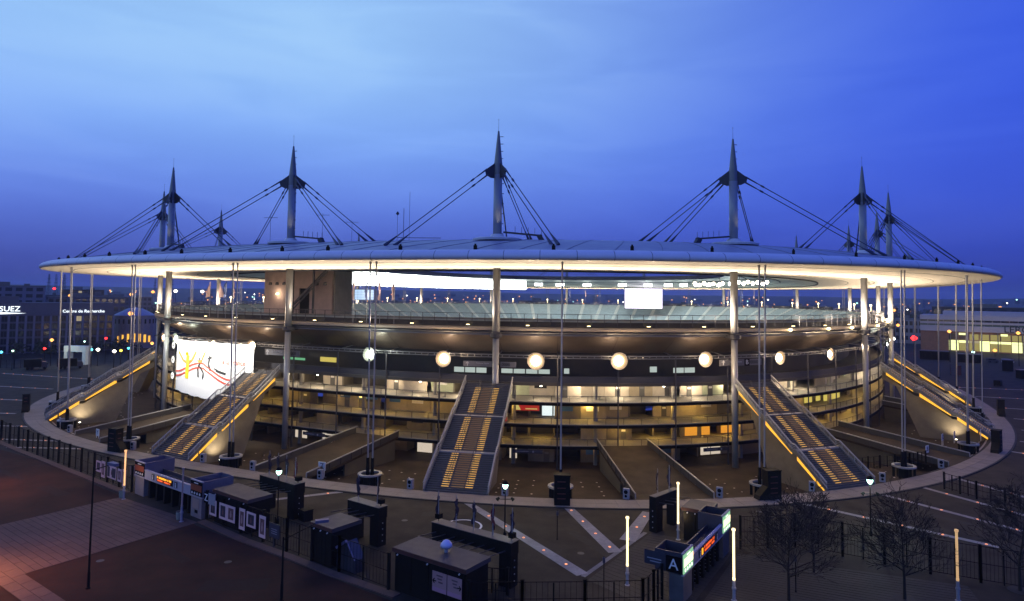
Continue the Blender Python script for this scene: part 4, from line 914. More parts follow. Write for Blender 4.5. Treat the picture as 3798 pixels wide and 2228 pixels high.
# lamp posts with pale green globes
def lamp_post(p, h, label, power=420, horns=True):
    o = thing('lamp_post', label, 'street lamp', (*p, 0), 0, 'lamp posts with a pale green light')
    mb = MB(); mb.lathe((0, 0, 0), [(.2, 0), (.2, .5), (.09, .7), (.07, h - .6)], 8)
    if horns:
        z = h - 1.9
        for a in (0.4, PI + .4): q = Vector((math.cos(a) * .75, math.sin(a) * .75, z)); mb.bar((0, 0, z), q, .07, .07); mb.tube(q + Vector((0, 0, .2)), q + Vector((math.cos(a) * .3, math.sin(a) * .3, -.1)), .12, .24, 8)
    mb.build('pole', black, o, world=False)
    mb = MB(); mb.lathe((0, 0, h), [(.36, -.05), (.40, 0), (.30, .3), (.08, .42)], 10); mb.build('cap', black, o, world=False)
    mb = MB(); mb.lathe((0, 0, h - .6), [(.17, 0), (.34, .3), (.36, .54)], 10); mb.build('globe', e_green, o, world=False)
    if power: l = lamp('POINT', (p[0], p[1], h - .75), power, (.72, 1, .90), o, .25)
    return o
lamp_post((59.7, -170.2), 6.6, 'lamp post with bright green-white globe behind the long dark gateway', 300)
lamp_post((30.6, -178.8), 6.9, 'lamp post with dim green globe beside the left dark gateway', 60, False)
lamp_post((101.8, -148.9), 7.2, 'lamp post with teal-white globe behind the bare trees, right', 1300)
# glowing columns
def light_column(p, label, m, power, h=7.1, z0=2.0):
    o = thing('light_column', label, 'light column', (*p, 0), 0, 'slim light columns by the gates')
    mb = MB(); mb.lathe((0, 0, 0), [(.30, 0), (.30, .06), (.16, .1), (.15, z0 - .02)], 10); mb.lathe((0, 0, z0 * .55), [(.2, 0), (.22, .1), (.2, .25)], 10); mb.build('shaft', grey_p, o, world=False)
    mb = MB(); mb.lathe((0, 0, z0), [(.135, 0), (.15, .15), (.12, .3), (.12, h - z0 - .3), (.2, h - z0 - .15), (.17, h - z0)], 10); mb.build('tube', m, o, world=False)
    if power:
        for z in (3, 5.6): lamp('POINT', (p[0] + .4, p[1] - .4, z), power, (1, .75, .4), o, .3)
light_column((3.3, -180.9), 'lit orange light column beside the left gate', e_tubeo, 70)
light_column((19.0, -184.0), 'unlit light column at the right pillar of the left gate', mat('tube_off', (.42, .30, .26), .4), 0)
light_column((77.2, -177.2), 'lit yellow light column on the slab apron before the right gate', e_tube, 90)
light_column((79.6, -161.4), 'lit yellow light column behind the right gate', e_tube, 90)
light_column((87.8, -176.0), 'lit yellow light column nearest the camera, right of the right gate', e_tube, 90)
light_column((108.4, -166.1), 'dimmer light column among the bare trees at the right', em('light_tube_dim', (1, .62, .30), .62), 10)
# tall curved street lights in front of the fence, heads unlit
def tall_lamp(p, h, head, label):
    o = thing('tall_lamp', label, 'street lamp', (*p, 0), 0, 'tall unlit lamps with a side arm')
    hd = Vector(head) - Vector((*p, 0))
    mb = MB(); mb.lathe((0, 0, 0), [(.25, 0), (.25, .1), (.15, .15), (.14, 1.6), (.11, 1.7), (.07, h)], 10); mb.tube((0, 0, h - .3), hd, .06, .05, 6); mb.build('pole', black, o, world=False)
    u = hd.normalized(); v = Vector((u.x, u.y, 0)).normalized()
    mb = MB(); mb.prism([hd - v * .1 + Vector((-v.y * .3, v.x * .3, 0)), hd - v * .1 - Vector((-v.y * .3, v.x * .3, 0)), hd + v * 1.2 - Vector((-v.y * .2, v.x * .2, 0)), hd + v * 1.2 + Vector((-v.y * .2, v.x * .2, 0))], (0, 0, .28)); mb.build('head', mat('lamp_head', (.12, .12, .20), .4), o, world=False)
tall_lamp((27.7, -202.1), 12.2, (31.0, -202.6, 12.9), 'tall dark lamp mast on the slab path at lower left')
tall_lamp((47.3, -195.7), 6.2, (49.5, -193.5, 7.2), 'shorter dark lamp mast below the posters, lower middle')
# sodium lamps just outside the picture that give the forecourt its orange cast
for p, w in (((-22, -187.5), 5000), ((12, -209), 15000)):
    o = thing('sodium_lamp', 'orange sodium street lamp over the forecourt, ' + ('by the slab path' if w < 14000 else 'by the lower kerb'), 'street lamp', (*p, 0), 0, 'sodium lamps over the forecourt')
    mb = MB(); mb.lathe((0, 0, 0), [(.2, 0), (.12, .3), (.08, 9)], 8); mb.bar((0, 0, 9), (1.2, 0, 9.2), .1, .1); mb.build('pole', black, o, world=False)
    mb = MB(); mb.box(1.0, 1.8, -.18, .18, 9.0, 9.15); mb.build('head', e_orange, o, world=False); lamp('SPOT', (p[0] + 1.4, p[1], 8.9), w, (1, .40, .15), o, .3, aim=(.25, .1, -1), cone=150, blend=1)

# fences: black posts with thin bars and mesh
def fence(pts, h, label, step=6.0, bars=.5, group='black steel fences round the stadium'):
    o = thing('fence', label, 'fence', (*pts[0], 0), 0, group)
    mb = MB(); fm = MB()
    for a, b in zip(pts[:-1], pts[1:]):
        a, b = Vector((*a, .1)), Vector((*b, .1)); L = (b - a).length; d = (b - a) / L; n = max(1, round(L / step))
        for i in range(n + 1):
            q = a + d * (L * i / n); pm = MB(); pm.bar(q - Vector((0, 0, .1)), q + Vector((0, 0, h)), .26, .26); pm.bar(q + Vector((0, 0, h)), q + Vector((0, 0, h + .06)), .32, .32); pm.build('post', black, o)
            if i < n:
                q2 = q + d * (L / n / 2); pm = MB(); pm.bar(q2, q2 + Vector((0, 0, h * .93)), .13, .13); pm.build('post', black, o)
        for z in (.25, h * .5, h - .15): mb.bar(a + Vector((0, 0, z)), b + Vector((0, 0, z)), .06, .06)
        k = int(L / bars)
        for i in range(k): q = a + d * (L * (i + .5) / k); fm.bar(q + Vector((0, 0, .2)), q + Vector((0, 0, h - .1)), .028, .028)
    mb.build('rail', black, o); fm.build('bar', black, o, kind='stuff')
    return o
fence([(-70, -162.5), (-55, -165.8), (-40.3, -169.2), (-30.7, -171.2), (-21.5, -173.2), (-7.2, -176.2), (1.0, -178.0)], 3.85, 'long black fence left of the left gate', 5.2)
fence([(21.2, -181.9), (29.2, -183.6), (38.6, -185.7), (47.8, -187.6), (55.4, -189.2)], 3.7, 'black fence with posters between the left gate and the big kiosk', 6.0)
fence([(65.6, -190.9), (70.1, -188.7), (75.4, -186.0), (80.3, -183.3), (80.8, -180.9), (81.2, -178.9)], 3.4, 'black fence from the big kiosk to the right gate', 4.2)
fence([(87, -161.2), (93, -157.4), (98.2, -158.2), (102.5, -158.6), (106.9, -159.5), (111.5, -159.8), (124, -160)], 3.9, 'black fence behind the bare trees at the right', 4.4, .35)
fence([(114.3, -119.2), (117.9, -123.3), (124, -128.5), (132, -134)], 2.6, 'grey gate barrier across the asphalt at far right', 3.5, .6)
fence([(102, -112.6), (106, -108.8), (111.2, -104.0), (114.2, -100.5)], 2.2, 'grey gate barrier at the foot of the right ramp', 3.0, .6)
fence([(60.5, -186.3), (66.8, -184.8)], 2.6, 'short dark fence behind the big kiosk', 3.2, .4)

# posters on the fences
fx = lambda a, b, f: (a[0] + (b[0] - a[0]) * f, a[1] + (b[1] - a[1]) * f)
def poster(a, b, z0, z1, label, pic, style=0):
    a3, b3 = Vector((*a, 0)), Vector((*b, 0)); x = (b3 - a3); L = x.length; x /= L; y = Vector((x.y, -x.x, 0))
    o = thing('poster', label, 'poster', a3 + y * .22 + Vector((0, 0, z0)), math.atan2(x.y, x.x), 'photo posters on the fences')
    h = z1 - z0
    mb = MB(); mb.box(0, L, 0, .05, 0, h); mb.build('sheet', pinkpaper, o, world=False)
    if style == 2: mb = MB(); mb.box(L * .05, L * .30, -.02, 0, h * .1, h * .92); mb.box(L * .55, L * .95, -.02, 0, h * .12, h * .88)
    else: mb = MB(); mb.box(L * .18, L * .82, -.02, 0, h * .16, h * .86)
    mb.build('picture', pic, o, world=False)
    mb = MB(); mb.lathe((L * .5, -.03, h * .28), [(.02, 0), (.14, .1), (.17, h * .22), (.09, h * .3), (.13, h * .36), (.03, h * .44)], 6)
    for i in range(len(mb.v)): v = mb.v[i]; mb.v[i] = (v[0], -.025 + (v[1] + .03) * .08, v[2])
    mb.build('portrait', brown_pic if pic is dark_pic else mat('portrait_tone', (.40, .26, .24), .6), o, world=False)
PL = [((-10.6, -175.6), (-9.0, -175.9), 1.3, 3.0, 'small poster, first from the left on the left fence', dark_pic, 0), ((-8.7, -176.0), (-7.5, -176.25), .7, 3.2, 'tall narrow poster, second from the left on the left fence', brown_pic, 0), ((-6.7, -176.4), (-3.6, -177.1), 1.0, 2.9, 'wide poster of two dark shapes on the left fence', dark_pic, 2), ((-3.1, -177.2), (-1.8, -177.5), 1.0, 2.9, 'poster beside the wide one on the left fence', brown_pic, 0), ((-1.4, -177.6), (-.3, -177.85), .5, 3.1, 'tall narrow poster next to the orange light column', dark_pic, 0),
      ((22.3, -182.2), (23.9, -182.55), 1.0, 3.0, 'poster nearest the left gate on the right-hand fence', dark_pic, 0), ((24.6, -182.7), (26.3, -183.05), 1.0, 3.0, 'left sheet of the joined poster pair', dark_pic, 0), ((26.35, -183.05), (28.1, -183.4), 1.0, 3.0, 'right sheet of the joined poster pair', brown_pic, 0), ((29.1, -183.65), (30.3, -183.9), .6, 3.2, 'tall narrow poster with red picture left of the square one', brown_pic, 0), ((30.7, -184.0), (32.6, -184.4), 1.3, 3.1, 'square poster with a small pale figure', dark_pic, 0), ((33.4, -184.6), (34.7, -184.9), .6, 3.2, 'tall narrow poster, last before the dark notice', brown_pic, 0)]
for q in PL: poster(*q)
o = thing('dark_notice', 'dark framed notice board on a thin stand below the posters', 'sign', (35.6, -185.5, 0), -.21); mb = MB(); mb.box(0, 2.1, 0, .08, 1.2, 2.9); mb.bar((1, .04, 0), (1, .04, 1.2), .1, .1); mb.build('frame', steel_d, o, world=False); mb = MB(); mb.box(.12, 1.98, -.02, 0, 1.32, 2.78); mb.build('face', navy, o, world=False); mb = MB(); [mb.box(.5, 1.6, -.03, -.02, z, z + .07) for z in (1.7, 1.95, 2.2)]; mb.build('print', grey_p, o, world=False, kind='stuff')

# ------------------------------------------------------------------ entrance gates
def gate(loc, rz, L, letter, label, lit, depth):
    g = thing('entrance_gate', label, 'gate', (*loc, 0), rz); pl = 3.0
    gm = mat('gate_wall', (.24, .20, .20), .6, noise=.12, scale=1) if not lit else navy
    tray = navy if lit else mat('gate_tray', (.10, .10, .16), .5, noise=.1, scale=1)
    for x0 in (0, L - pl):
        mb = MB(); mb.box(x0 + .15, x0 + pl - .15, 0, depth * .5, 0, 2.75); mb.build('pillar', gm if not lit else mat('gate_pillar', (.10, .095, .10), .6, noise=.2, scale=1), g, world=False)
        mb = MB(); w = .12
        mb.box(x0, x0 + pl, 0, w, 2.85, 4.9); mb.box(x0, x0 + pl, depth - w, depth, 2.85, 4.9); mb.box(x0, x0 + w, w, depth - w, 2.85, 4.9); mb.box(x0 + pl - w, x0 + pl, w, depth - w, 2.85, 4.9); mb.box(x0 + w, x0 + pl - w, w, depth - w, 2.85, 2.95)
        for i in range(1, 6): mb.box(x0 + pl * i / 6 - .04, x0 + pl * i / 6 + .04, w, w + .06, 2.95, 4.8)
        t = mb.build('tray', tray, g, world=False)
        for q in ((-.1, .14, 4.82, 4.95), (-.12, .14, 2.72, 2.86)): mb = MB(); mb.box(x0 - .05, x0 + pl + .05, *q); mb.build('trim', grey_p if lit else mat('gate_trim', (.42, .38, .42), .5), t, world=False)
        # sign on the front
        mb = MB(); mb.box(x0 + .06, x0 + pl - .06, -.10, 0, 2.92, 4.8); mb.build('sign_box', blackm if not lit else e_signg, t, world=False)
        mb = MB(); mb.box(x0 + .1, x0 + pl - .1, -.13, -.10, 3.55, 4.35); mb.build('sign_band', e_sign if lit else mat('band_orange', (.30, .06, .02), .5), t, world=False)
        mb = MB()
        for i in range(4): c = x0 + .5 + i * .66; mb.tube((c, -.10, 3.2), (c, -.14, 3.2), .17, .17, 10)
        mb.box(x0 + 1.0, x0 + 2.0, -.13, -.1, 4.5, 4.62); mb.build('symbol', em('symbol_lit', (.9, 1, .85), 1.5) if lit else white_p, t, world=False, kind='stuff')
        if lit: mb = MB(); mb.box(x0 + pl - .1, x0 + pl - .03, -.14, -.1, 3.9, 4.3); mb.build('red_tab', em('tab_red', (1, .12, .05), 1.2), t, world=False)
        # ticket window on the pillar
        if not lit and x0 > 0: mb = MB(); mb.box(x0 + .6, x0 + 2.2, -.04, 0, 1.2, 2.4); mb.build('ticket_panel', mat('ticket_panel', (.34, .24, .20), .5), g, world=False); mb = MB(); mb.box(x0 + 1.2, x0 + 1.9, -.05, 0, .6, 1.0); mb.build('hatch', blackm, g, world=False)
    # letter panels on the outer ends
    tm = mat('sign_white', (.75, .75, .78), .5)
    mb = MB(); mb.box(-.12, 0, .1, 1.7, 2.95, 4.5); mb.build('letter_plate', blackm, g, world=False); text('letter', letter, 1.5, tm, (-.14, .9, 3.7), (0, -1, 0), (0, 0, 1), g, world=False)
    if not lit:
        mb = MB(); mb.box(L + .2, L + 1.3, .1, .2, 2.3, 3.7); mb.build('letter_plate', blackm, g, world=False); mb = MB(); mb.box(L + 1.3, L + 2.9, .1, .2, 2.3, 3.7); mb.build('side_board', grey_p, g, world=False); text('letter', letter, 1.3, tm, (L + .75, .08, 3.0), (1, 0, 0), (0, 0, 1), g, world=False)
        mb = MB(); mb.box(-2.2, -.2, .3, .4, 2.3, 3.7); mb.build('side_board', mat('side_board_pink', (.30, .22, .26), .5), g, world=False)
    else:
        mb = MB(); mb.box(-.02, 0, 1.9, 4.0, 3.2, 4.6); mb.build('side_board', navy, g, world=False)
        mb = MB(); [mb.box(-.05, -.02, 2.2, 3.4 + .3 * i, 3.5 + i * .28, 3.6 + i * .28) for i in range(2)]; mb.build('side_print', grey_p, g, world=False, kind='stuff')
    # beam
    mb = MB(); mb.box(pl, L - pl, 0, .25, 2.8, 3.85); bm = mb.build('beam', mat('gate_beam', (.36, .34, .40), .5, noise=.08, scale=1) if not lit else mat('beam_blue', (.16, .16, .27), .5), g, world=False)
    mb = MB(); mb.box(pl, L - pl, .25, depth * .6, 2.95, 3.05); mb.box(pl, L - pl, depth * .6, depth * .6 + .15, 2.8, 3.6)
    for i in range(6): mb.box(pl, L - pl, .6 + i * depth * .09, .7 + i * depth * .09, 3.05, 3.13)
    mb.build('canopy', navy, g, world=False)
    for q in ((2.66, 2.79), (3.86, 3.98)): mb = MB(); mb.box(pl - .1, L - pl + .1, -.06, .3, *q); mb.build('beam_trim', mat('gate_trim', (.42, .38, .42), .5) if not lit else mat('beam_edge', (.30, .30, .46), .5), bm, world=False)
    # led display: dotted rows, not legible in the picture
    c0 = L * .36 if not lit else L * .40; w = L * .22
    mb = MB(); mb.box(c0 - .15, c0 + w + .15, -.08, 0, 2.95, 3.75); mb.build('display', blackm, bm, world=False)
    rnd = random.Random(5)
    for row, mm in ((3.42, e_led if not lit else e_ledr), (3.06, e_ledr)):
        mb = MB(); x = c0 + (0 if row > 3.2 else .1)
        while x < c0 + w - .25:
            cw = rnd.choice((.12, .16, .2))
            if rnd.random() < .86:
                hh = rnd.choice((.24, .28, .28)) if row > 3.2 else .22
                mb.box(x, x + cw, -.11, -.08, row, row + hh)
            x += cw + .05
        mb.build('led_row', mm, bm, world=False)
    if lit: mb = MB(); mb.box(c0 - .9, c0 - .45, -.11, -.08, 3.0, 3.65); mb.build('led_symbol', e_led, bm, world=False); mb = MB(); mb.box(c0 - 1.05, c0 - .3, -.08, 0, 2.92, 3.72); mb.build('symbol_panel', blackm, bm, world=False)
    for x in (c0 - 1.7, c0 + w + .7):
        mb = MB(); mb.box(x, x + .7, -.08, 0, 2.95, 3.75); mb.build('pictogram', navy, bm, world=False); mb = MB(); mb.tube((x + .35, -.08, 3.5), (x + .35, -.11, 3.5), .12, .12, 8); mb.box(x + .22, x + .48, -.11, -.08, 3.0, 3.35); mb.build('figure', white_p, bm, world=False)
    # turnstiles: dark cabinets and rotor bars
    n = 6
    for i in range(n):
        x = pl + (L - 2 * pl) * (i + .5) / n; mb = MB(); mb.box(x - .22, x + .22, .2, depth * .45, 0, 2.6); mb.build('turnstile', black, g, world=False)
        if i < n - 1:
            xx = x + (L - 2 * pl) / n / 2; mb = MB(); mb.tube((xx, depth * .3, 0), (xx, depth * .3, 2.5), .07, n=6)
            for z in (.4, .8, 1.2, 1.6, 2.0): mb.bar((xx - .7, depth * .3 - .1, z), (xx + .7, depth * .3 + .1, z), .05, .05); mb.bar((xx, depth * .3 - .6, z), (xx, depth * .3 + .6, z), .05, .05)
            mb.build('rotor', steel, g, world=False)
    mb = MB(); mb.box(pl, L - pl, depth * .5, depth * .5 + .1, 0, 2.8); mb.build('back_grille', mat('grille_dark', (.025, .025, .025), .6), g, world=False)
    return g
gate((1.9, -178.2), math.radians(-12.1), 19.2, 'Z', 'long entrance gate with the letter Z and an orange dot display, left', False, 4.4)
gate((83.3, -179.2), math.atan2(16.9, 2.6), 17.0, 'A', 'blue entrance gate with the letter A and lit yellow signs, right', True, 2.9)

# ------------------------------------------------------------------ dark kiosks, gateways and their flags
def kiosk(a, b, d, h, label, sign=False, slope=0):
    a3, b3 = Vector((*a, 0)), Vector((*b, 0)); x = b3 - a3; L = x.length
    o = thing('kiosk', label, 'kiosk', a3, math.atan2(x.y, x.x), 'black security kiosks inside the fence')
    mb = MB(); mb.box(.05, L - .05, .05, d - .05, 0, h - .45); mb.build('wall', black, o, world=False)
    for i in range(max(2, int(L / 2.2))):
        n = max(2, int(L / 2.2)); mb = MB(); mb.box(.1 + (L - .2) * i / n + .03, .1 + (L - .2) * (i + 1) / n - .03, 0, .05, .1, h - .5); mb.build('panel', black, o, world=False)
    rf = MB(); rf.box(-.15, L + .15, -.15, d + .15, h - .45, h); r = rf.build('roof', mat('kiosk_roof', (.045, .04, .05), .6, noise=.15, scale=1), o, world=False)
    mb = MB(); mb.box(-.18, L + .18, -.19, -.15, h - .40, h - .03); mb.build('fascia', mat('kiosk_fascia', (.075, .022, .015), .6, noise=.3, scale=2), r, world=False)
    mb = MB()
    for i in range(3): mb.tube((.6 + (L - 1.2) * i / 2, -.16, h - .55), (.6 + (L - 1.2) * i / 2, -.3, h - .6), .07, .07, 8)
    mb.build('spot_fitting', white_p, r, world=False, kind='stuff')
    return o, L
k1, L1 = kiosk((22.6, -182.0), (30.2, -183.6), 3.3, 4.25, 'black kiosk behind the posters next to the left gate')
k2, L2 = kiosk((43.1, -186.6), (46.6, -187.4), 3.9, 4.35, 'small black kiosk between the two poster fences, lower middle')
k3, L3 = kiosk((55.8, -188.8), (65.0, -190.5), 3.7, 4.3, 'biggest black kiosk with a dome light and two pale notices')
k4, L4 = kiosk((80.2, -161.3), (83.3, -161.7), 3.7, 4.15, 'black kiosk behind the blue gate')
o = thing('dome_light', 'pale lilac dome light on the roof of the biggest kiosk', 'lamp', (61.2, -187.6, 4.3), 0); mb = MB(); mb.lathe((0, 0, 0), [(.22, 0), (.2, .4), (.55, .45), (.62, .55)], 12); mb.build('stand', grey_p, o, world=False); mb = MB(); mb.lathe((0, 0, .56), [(.64, 0), (.55, .3), (.32, .55), (.08, .66)], 14); mb.build('dome', mat('dome_lilac', (.62, .60, .80), .35), o, world=False, smooth=True)
x = Vector((9.2, -1.7, 0)).normalized(); 
for i, (f0, f1) in enumerate(((.58, .775), (.785, .975))):
    a = Vector((55.8, -188.8, 0)) + x * 9.35 * f0; w = 9.35 * (f1 - f0); o = thing('notice', ['pale pink notice with a left arrow on the biggest kiosk', 'pale pink notice with a right arrow on the biggest kiosk'][i], 'sign', a + Vector((-.18 * .18, -.24, 1.45)), math.atan2(x.y, x.x), 'pink notices on the biggest kiosk')
    mb = MB(); mb.box(0, w, -.05, 0, 0, 1.9); mb.build('sheet', mat('notice_pink', (.40, .22, .22), .6), o, world=False)
    mb = MB(); s = -1 if i == 0 else 1; cx_ = .3 if i == 0 else w - .3; mb.bar((cx_ - .2, -.06, 1.0), (cx_ + .2, -.06, 1.0), .03, .1); mb.bar((cx_ + s * .22, -.06, 1.0), (cx_ + s * .02, -.06, 1.22), .03, .1); mb.bar((cx_ + s * .22, -.06, 1.0), (cx_ + s * .02, -.06, .78), .03, .1); mb.build('arrow', blackm, o, world=False)
    mb = MB(); [mb.box(.55 + .12 * r, w - .5 - .1 * (r % 2), -.07, -.05, z, z + .13) for r, z in enumerate((1.5, 1.2, .9))]; mb.build('print', mat('notice_ink', (.12, .07, .08), .6), o, world=False, kind='stuff')
    mb = MB(); mb.box(.02, w - .02, -.06, -.05, .05, .42); mb.build('band', mat('notice_band', (.46, .22, .30), .6), o, world=False)
def portal(a, b, d, h, label, nflag, fcol, spots=(0, 1)):
    a3, b3 = Vector((*a, 0)), Vector((*b, 0)); x = b3 - a3; L = x.length; rz = math.atan2(x.y, x.x); u = x.normalized(); v = Vector((-u.y, u.x, 0))
    o = thing('gateway', label, 'gateway', a3, rz, 'dark search gateways inside the fence')
    for x0 in (0, L - 1.5):
        mb = MB(); mb.box(x0, x0 + 1.5, 0, d, 0, h - 1.35); lg = mb.build('leg', black, o, world=False)
        mb = MB()
        for i in range(4): mb.tube((x0 + (1.5 if x0 else 0), d * .5, .6 + i * .7), (x0 + (1.56 if x0 else -.06), d * .5, .6 + i * .7), .07, .07, 6)
        mb.build('bolt', grey_p, lg, world=False, kind='stuff')
    mb = MB(); mb.box(-.05, L + .05, -.05, d + .05, h - 1.35, h); t = mb.build('lintel', black, o, world=False)
    mb = MB(); mb.box(-.1, L + .1, -.1, d + .1, h, h + .06); mb.build('capping', mat('capping_slate', (.06, .06, .08), .5, noise=.2, scale=2), t, world=False)
    for i in range(max(3, int(L / 1.3))):
        n = max(3, int(L / 1.3)); q = L * (i + .5) / n; mb = MB(); mb.bar((q, -.1, h - .9), (q, -3.2, h - .55), .09, .09); mb.build('canopy_bar', steel_d, o, world=False)
    for i in spots:
        q = (.35, L - .35)[i]; mb = MB(); mb.bar((q, d * .5, h), (q, d * .5, h + .4), .08, .08); mb.box(q - .3, q + .3, d * .3, d * .8, h + .35, h + .85); mb.build('spotlight', blackm, o, world=False)
    return a3, u, v, L
names = {0: 'first', 1: 'second', 2: 'third', 3: 'fourth', 4: 'fifth'}
def portal_flags(a3, u, v, L, d, h, fr, who):
    for i, f in enumerate(fr): flag(a3 + u * (L * f) + v * (d * .5) + Vector((0, 0, h)), 3.4, (f_dark, f_dark, f_dark, f_red)[i % 4], 'furled dark flag, %s on the %s' % (names[i], who), 'furled flags on the gateways', .12, i, .9, 2.2)
q = portal((23.8, -175.2), (31.6, -176.9), 1.6, 4.6, 'dark gateway with a pale right leg beside the left gate', 4, f_dark, (1,)); portal_flags(*q, 1.6, 4.6, (.12, .38, .62, .88), 'gateway beside the left gate')
q = portal((42.1, -178.9), (47.5, -180.0), 1.3, 4.6, 'short dark gateway in the lower middle', 2, f_dark, (1,)); portal_flags(*q, 1.3, 4.6, (.2, .82), 'short gateway')
q = portal((55.8, -181.4), (66.5, -183.4), 1.3, 4.6, 'long dark gateway behind the biggest kiosk', 5, f_dark); portal_flags(*q, 1.3, 4.6, (.03, .27, .5, .74, .97), 'long gateway')
q = portal((75.6, -159.9), (77.6, -154.6), -1.1, 4.5, 'dark gateway behind the blue gate', 2, f_dark, ()); portal_flags(*q, -1.1, 4.5, (.2, .7), 'gateway behind the blue gate')
o = thing('equipment_box', 'black box standing beside the pale gateway leg', 'box', (32.2, -176.6, 0), -.3); mb = MB(); mb.box(0, 1.4, 0, 1.3, 0, 1.35); mb.box(-.05, 1.45, -.05, 1.35, 1.35, 1.45); mb.build('case', black, o, world=False); mb = MB(); mb.box(.2, 1.2, -.03, 0, .3, 1.1); mb.build('door', blackm, o, world=False)
o = thing('glass_booth', 'small slanted glass booth beside the small black kiosk', 'booth', (46.9, -186.9, 0), -.21); mb = MB(); mb.prism([(0, 0, 0), (0, 0, 2.2), (1.6, 0, 3.2), (3.0, 0, 1.4), (3.0, 0, 0)], (0, 1.4, 0)); mb.build('shell', mat('booth_glass', (.05, .05, .065), .2), o, world=False); mb = MB(); mb.bar((0, -.03, 2.2), (1.6, -.03, 3.25), .3, .25); mb.bar((1.6, -.03, 3.25), (3, -.03, 1.45), .1, .1); mb.build('frame', mat('booth_frame', (.16, .15, .28), .4), o, world=False)
def bin_(p, label):
    o = thing('litter_bin', label, 'bin', (*p, 0), 0, 'litter bins under the light columns'); mb = MB(); mb.lathe((0, 0, 0), [(.28, 0), (.38, .2), (.42, 1.0), (.36, 1.1)], 12); mb.build('sack', mat('bin_green', (.18, .24, .22), .6), o, world=False); mb = MB(); mb.lathe((0, 0, 1.1), [(.43, 0), (.43, .07), (.3, .1)], 12); mb.build('rim', steel_d, o, world=False)
bin_((2.5, -180.6), 'pale green litter bin beside the lit orange light column'); bin_((18.1, -183.6), 'pale green litter bin beside the unlit light column')
for i, (p, h) in enumerate((((76.0, -181.8), 4.4), ((65.9, -168.0), 3.6), ((93.4, -171.2), 3.8), ((100.4, -157.8), 1.6), ((88.9, -135.6), 4.0))):
    o = thing('thin_post', ['thin dark post with a small lantern before the right gate', 'thin dark post on the asphalt beside the first pale strip', 'thin dark post on the right forecourt', 'short dark post by the fence gate, right', 'thin pole with an amber reflection below the right totem'][i], 'post', (*p, 0), 0, 'thin dark posts on the forecourt')
    mb = MB(); mb.lathe((0, 0, 0), [(.12, 0), (.06, .2), (.05, h)], 8); mb.build('pole', black, o, world=False); mb = MB(); mb.lathe((0, 0, h - .7), [(.08, 0), (.15, .1), (.13, .5), (.04, .65)], 8); mb.build('lantern', navy, o, world=False)

# ------------------------------------------------------------------ bare trees
def tree_mesh(seed, H):
    rnd = random.Random(seed); tr, br = MB(), MB(); cnt = [0]
    def grow(p, d, L, r, lev):
        n = 3 if lev < 3 else 2; a = p; dd = d.copy()
        for i in range(n):
            dd = (dd + Vector((rnd.gauss(0, .10), rnd.gauss(0, .10), rnd.gauss(.05, .05)))).normalized(); b = a + dd * (L / n)
            r1 = r * (1 - .45 * (i + 1) / n); (tr if lev == 0 else br).tube(a, b, max(.020, r * (1 - .45 * i / n)), max(.018, r1), 7 if lev == 0 else 4 if lev < 3 else 3, cap=False); cnt[0] += 1
            if lev > 0 and lev < 5 and i < n - 1 and rnd.random() < .85: side(b, dd, L * rnd.uniform(.45, .62), r1 * .55, lev + 1)
            a = b
        if lev < 5:
            for _ in range(rnd.choice((2, 3, 3))): side(a, dd, L * rnd.uniform(.55, .8), r * .5, lev + 1)
    def side(p, d, L, r, lev):
        ax = Vector((rnd.gauss(0, 1), rnd.gauss(0, 1), rnd.gauss(0, .6))).cross(d)
        if ax.length < .01: return
        ax.normalize(); ang = rnd.uniform(.35, .85); q = (d * math.cos(ang) + ax * math.sin(ang)).normalized(); q.z = q.z * .8 + .12; grow(p, q.normalized(), L, r, lev)
    h0 = H * .22; tr.tube((0, 0, 0), (0, 0, h0), .17, .14, 8, cap=False); a = Vector((0, 0, h0)); d = Vector((0, 0, 1)); r = .14
    for i in range(7):
        d = (d + Vector((rnd.gauss(0, .05), rnd.gauss(0, .05), 0))).normalized(); b = a + d * (H * .62 / 7); r1 = r * .80; tr.tube(a, b, r, r1, 8, cap=False)
        for k in range(5): 
            t = rnd.uniform(0, 6.28); up = rnd.uniform(.25, .75); v = Vector((math.cos(t), math.sin(t), up)).normalized(); grow(a + (b - a) * rnd.random(), v, H * (.24 - .020 * i), r * .55, 2)
        a, r = b, r1
    grow(a, d, H * .16, r, 3)
    return tr.mesh('trunk', wood_m, True), br.mesh('branches', wood_m)
TM = [tree_mesh(s, 10.3) for s in (3, 8)]
for i, (p, sc, rz, lab) in enumerate((((92.8, -173.6), 1.0, .3, 'bare tree nearest the yellow light column, right foreground'), ((95.1, -164.9), .86, 2.1, 'slighter bare tree just behind the nearest one'), ((103.5, -168.1), 1.0, 1.2, 'bare tree in front of the dimmer light column'), ((114.8, -160.5), 1.05, 4.0, 'bare tree cut by the right edge of the picture'))):
    o = thing('bare_tree', lab, 'tree', (*p, 0), rz, 'bare young trees on the right forecourt'); o.scale = (sc, sc, sc)
    link('trunk', TM[i % 2][0], o, world=False); link('branches', TM[i % 2][1], o, world=False)
    mb = MB(); mb.lathe((0, 0, 0), [(1.1, .03), (1.1, .06), (.3, .06)], 12); mb.build('tree_grate', groove_m, o, world=False)

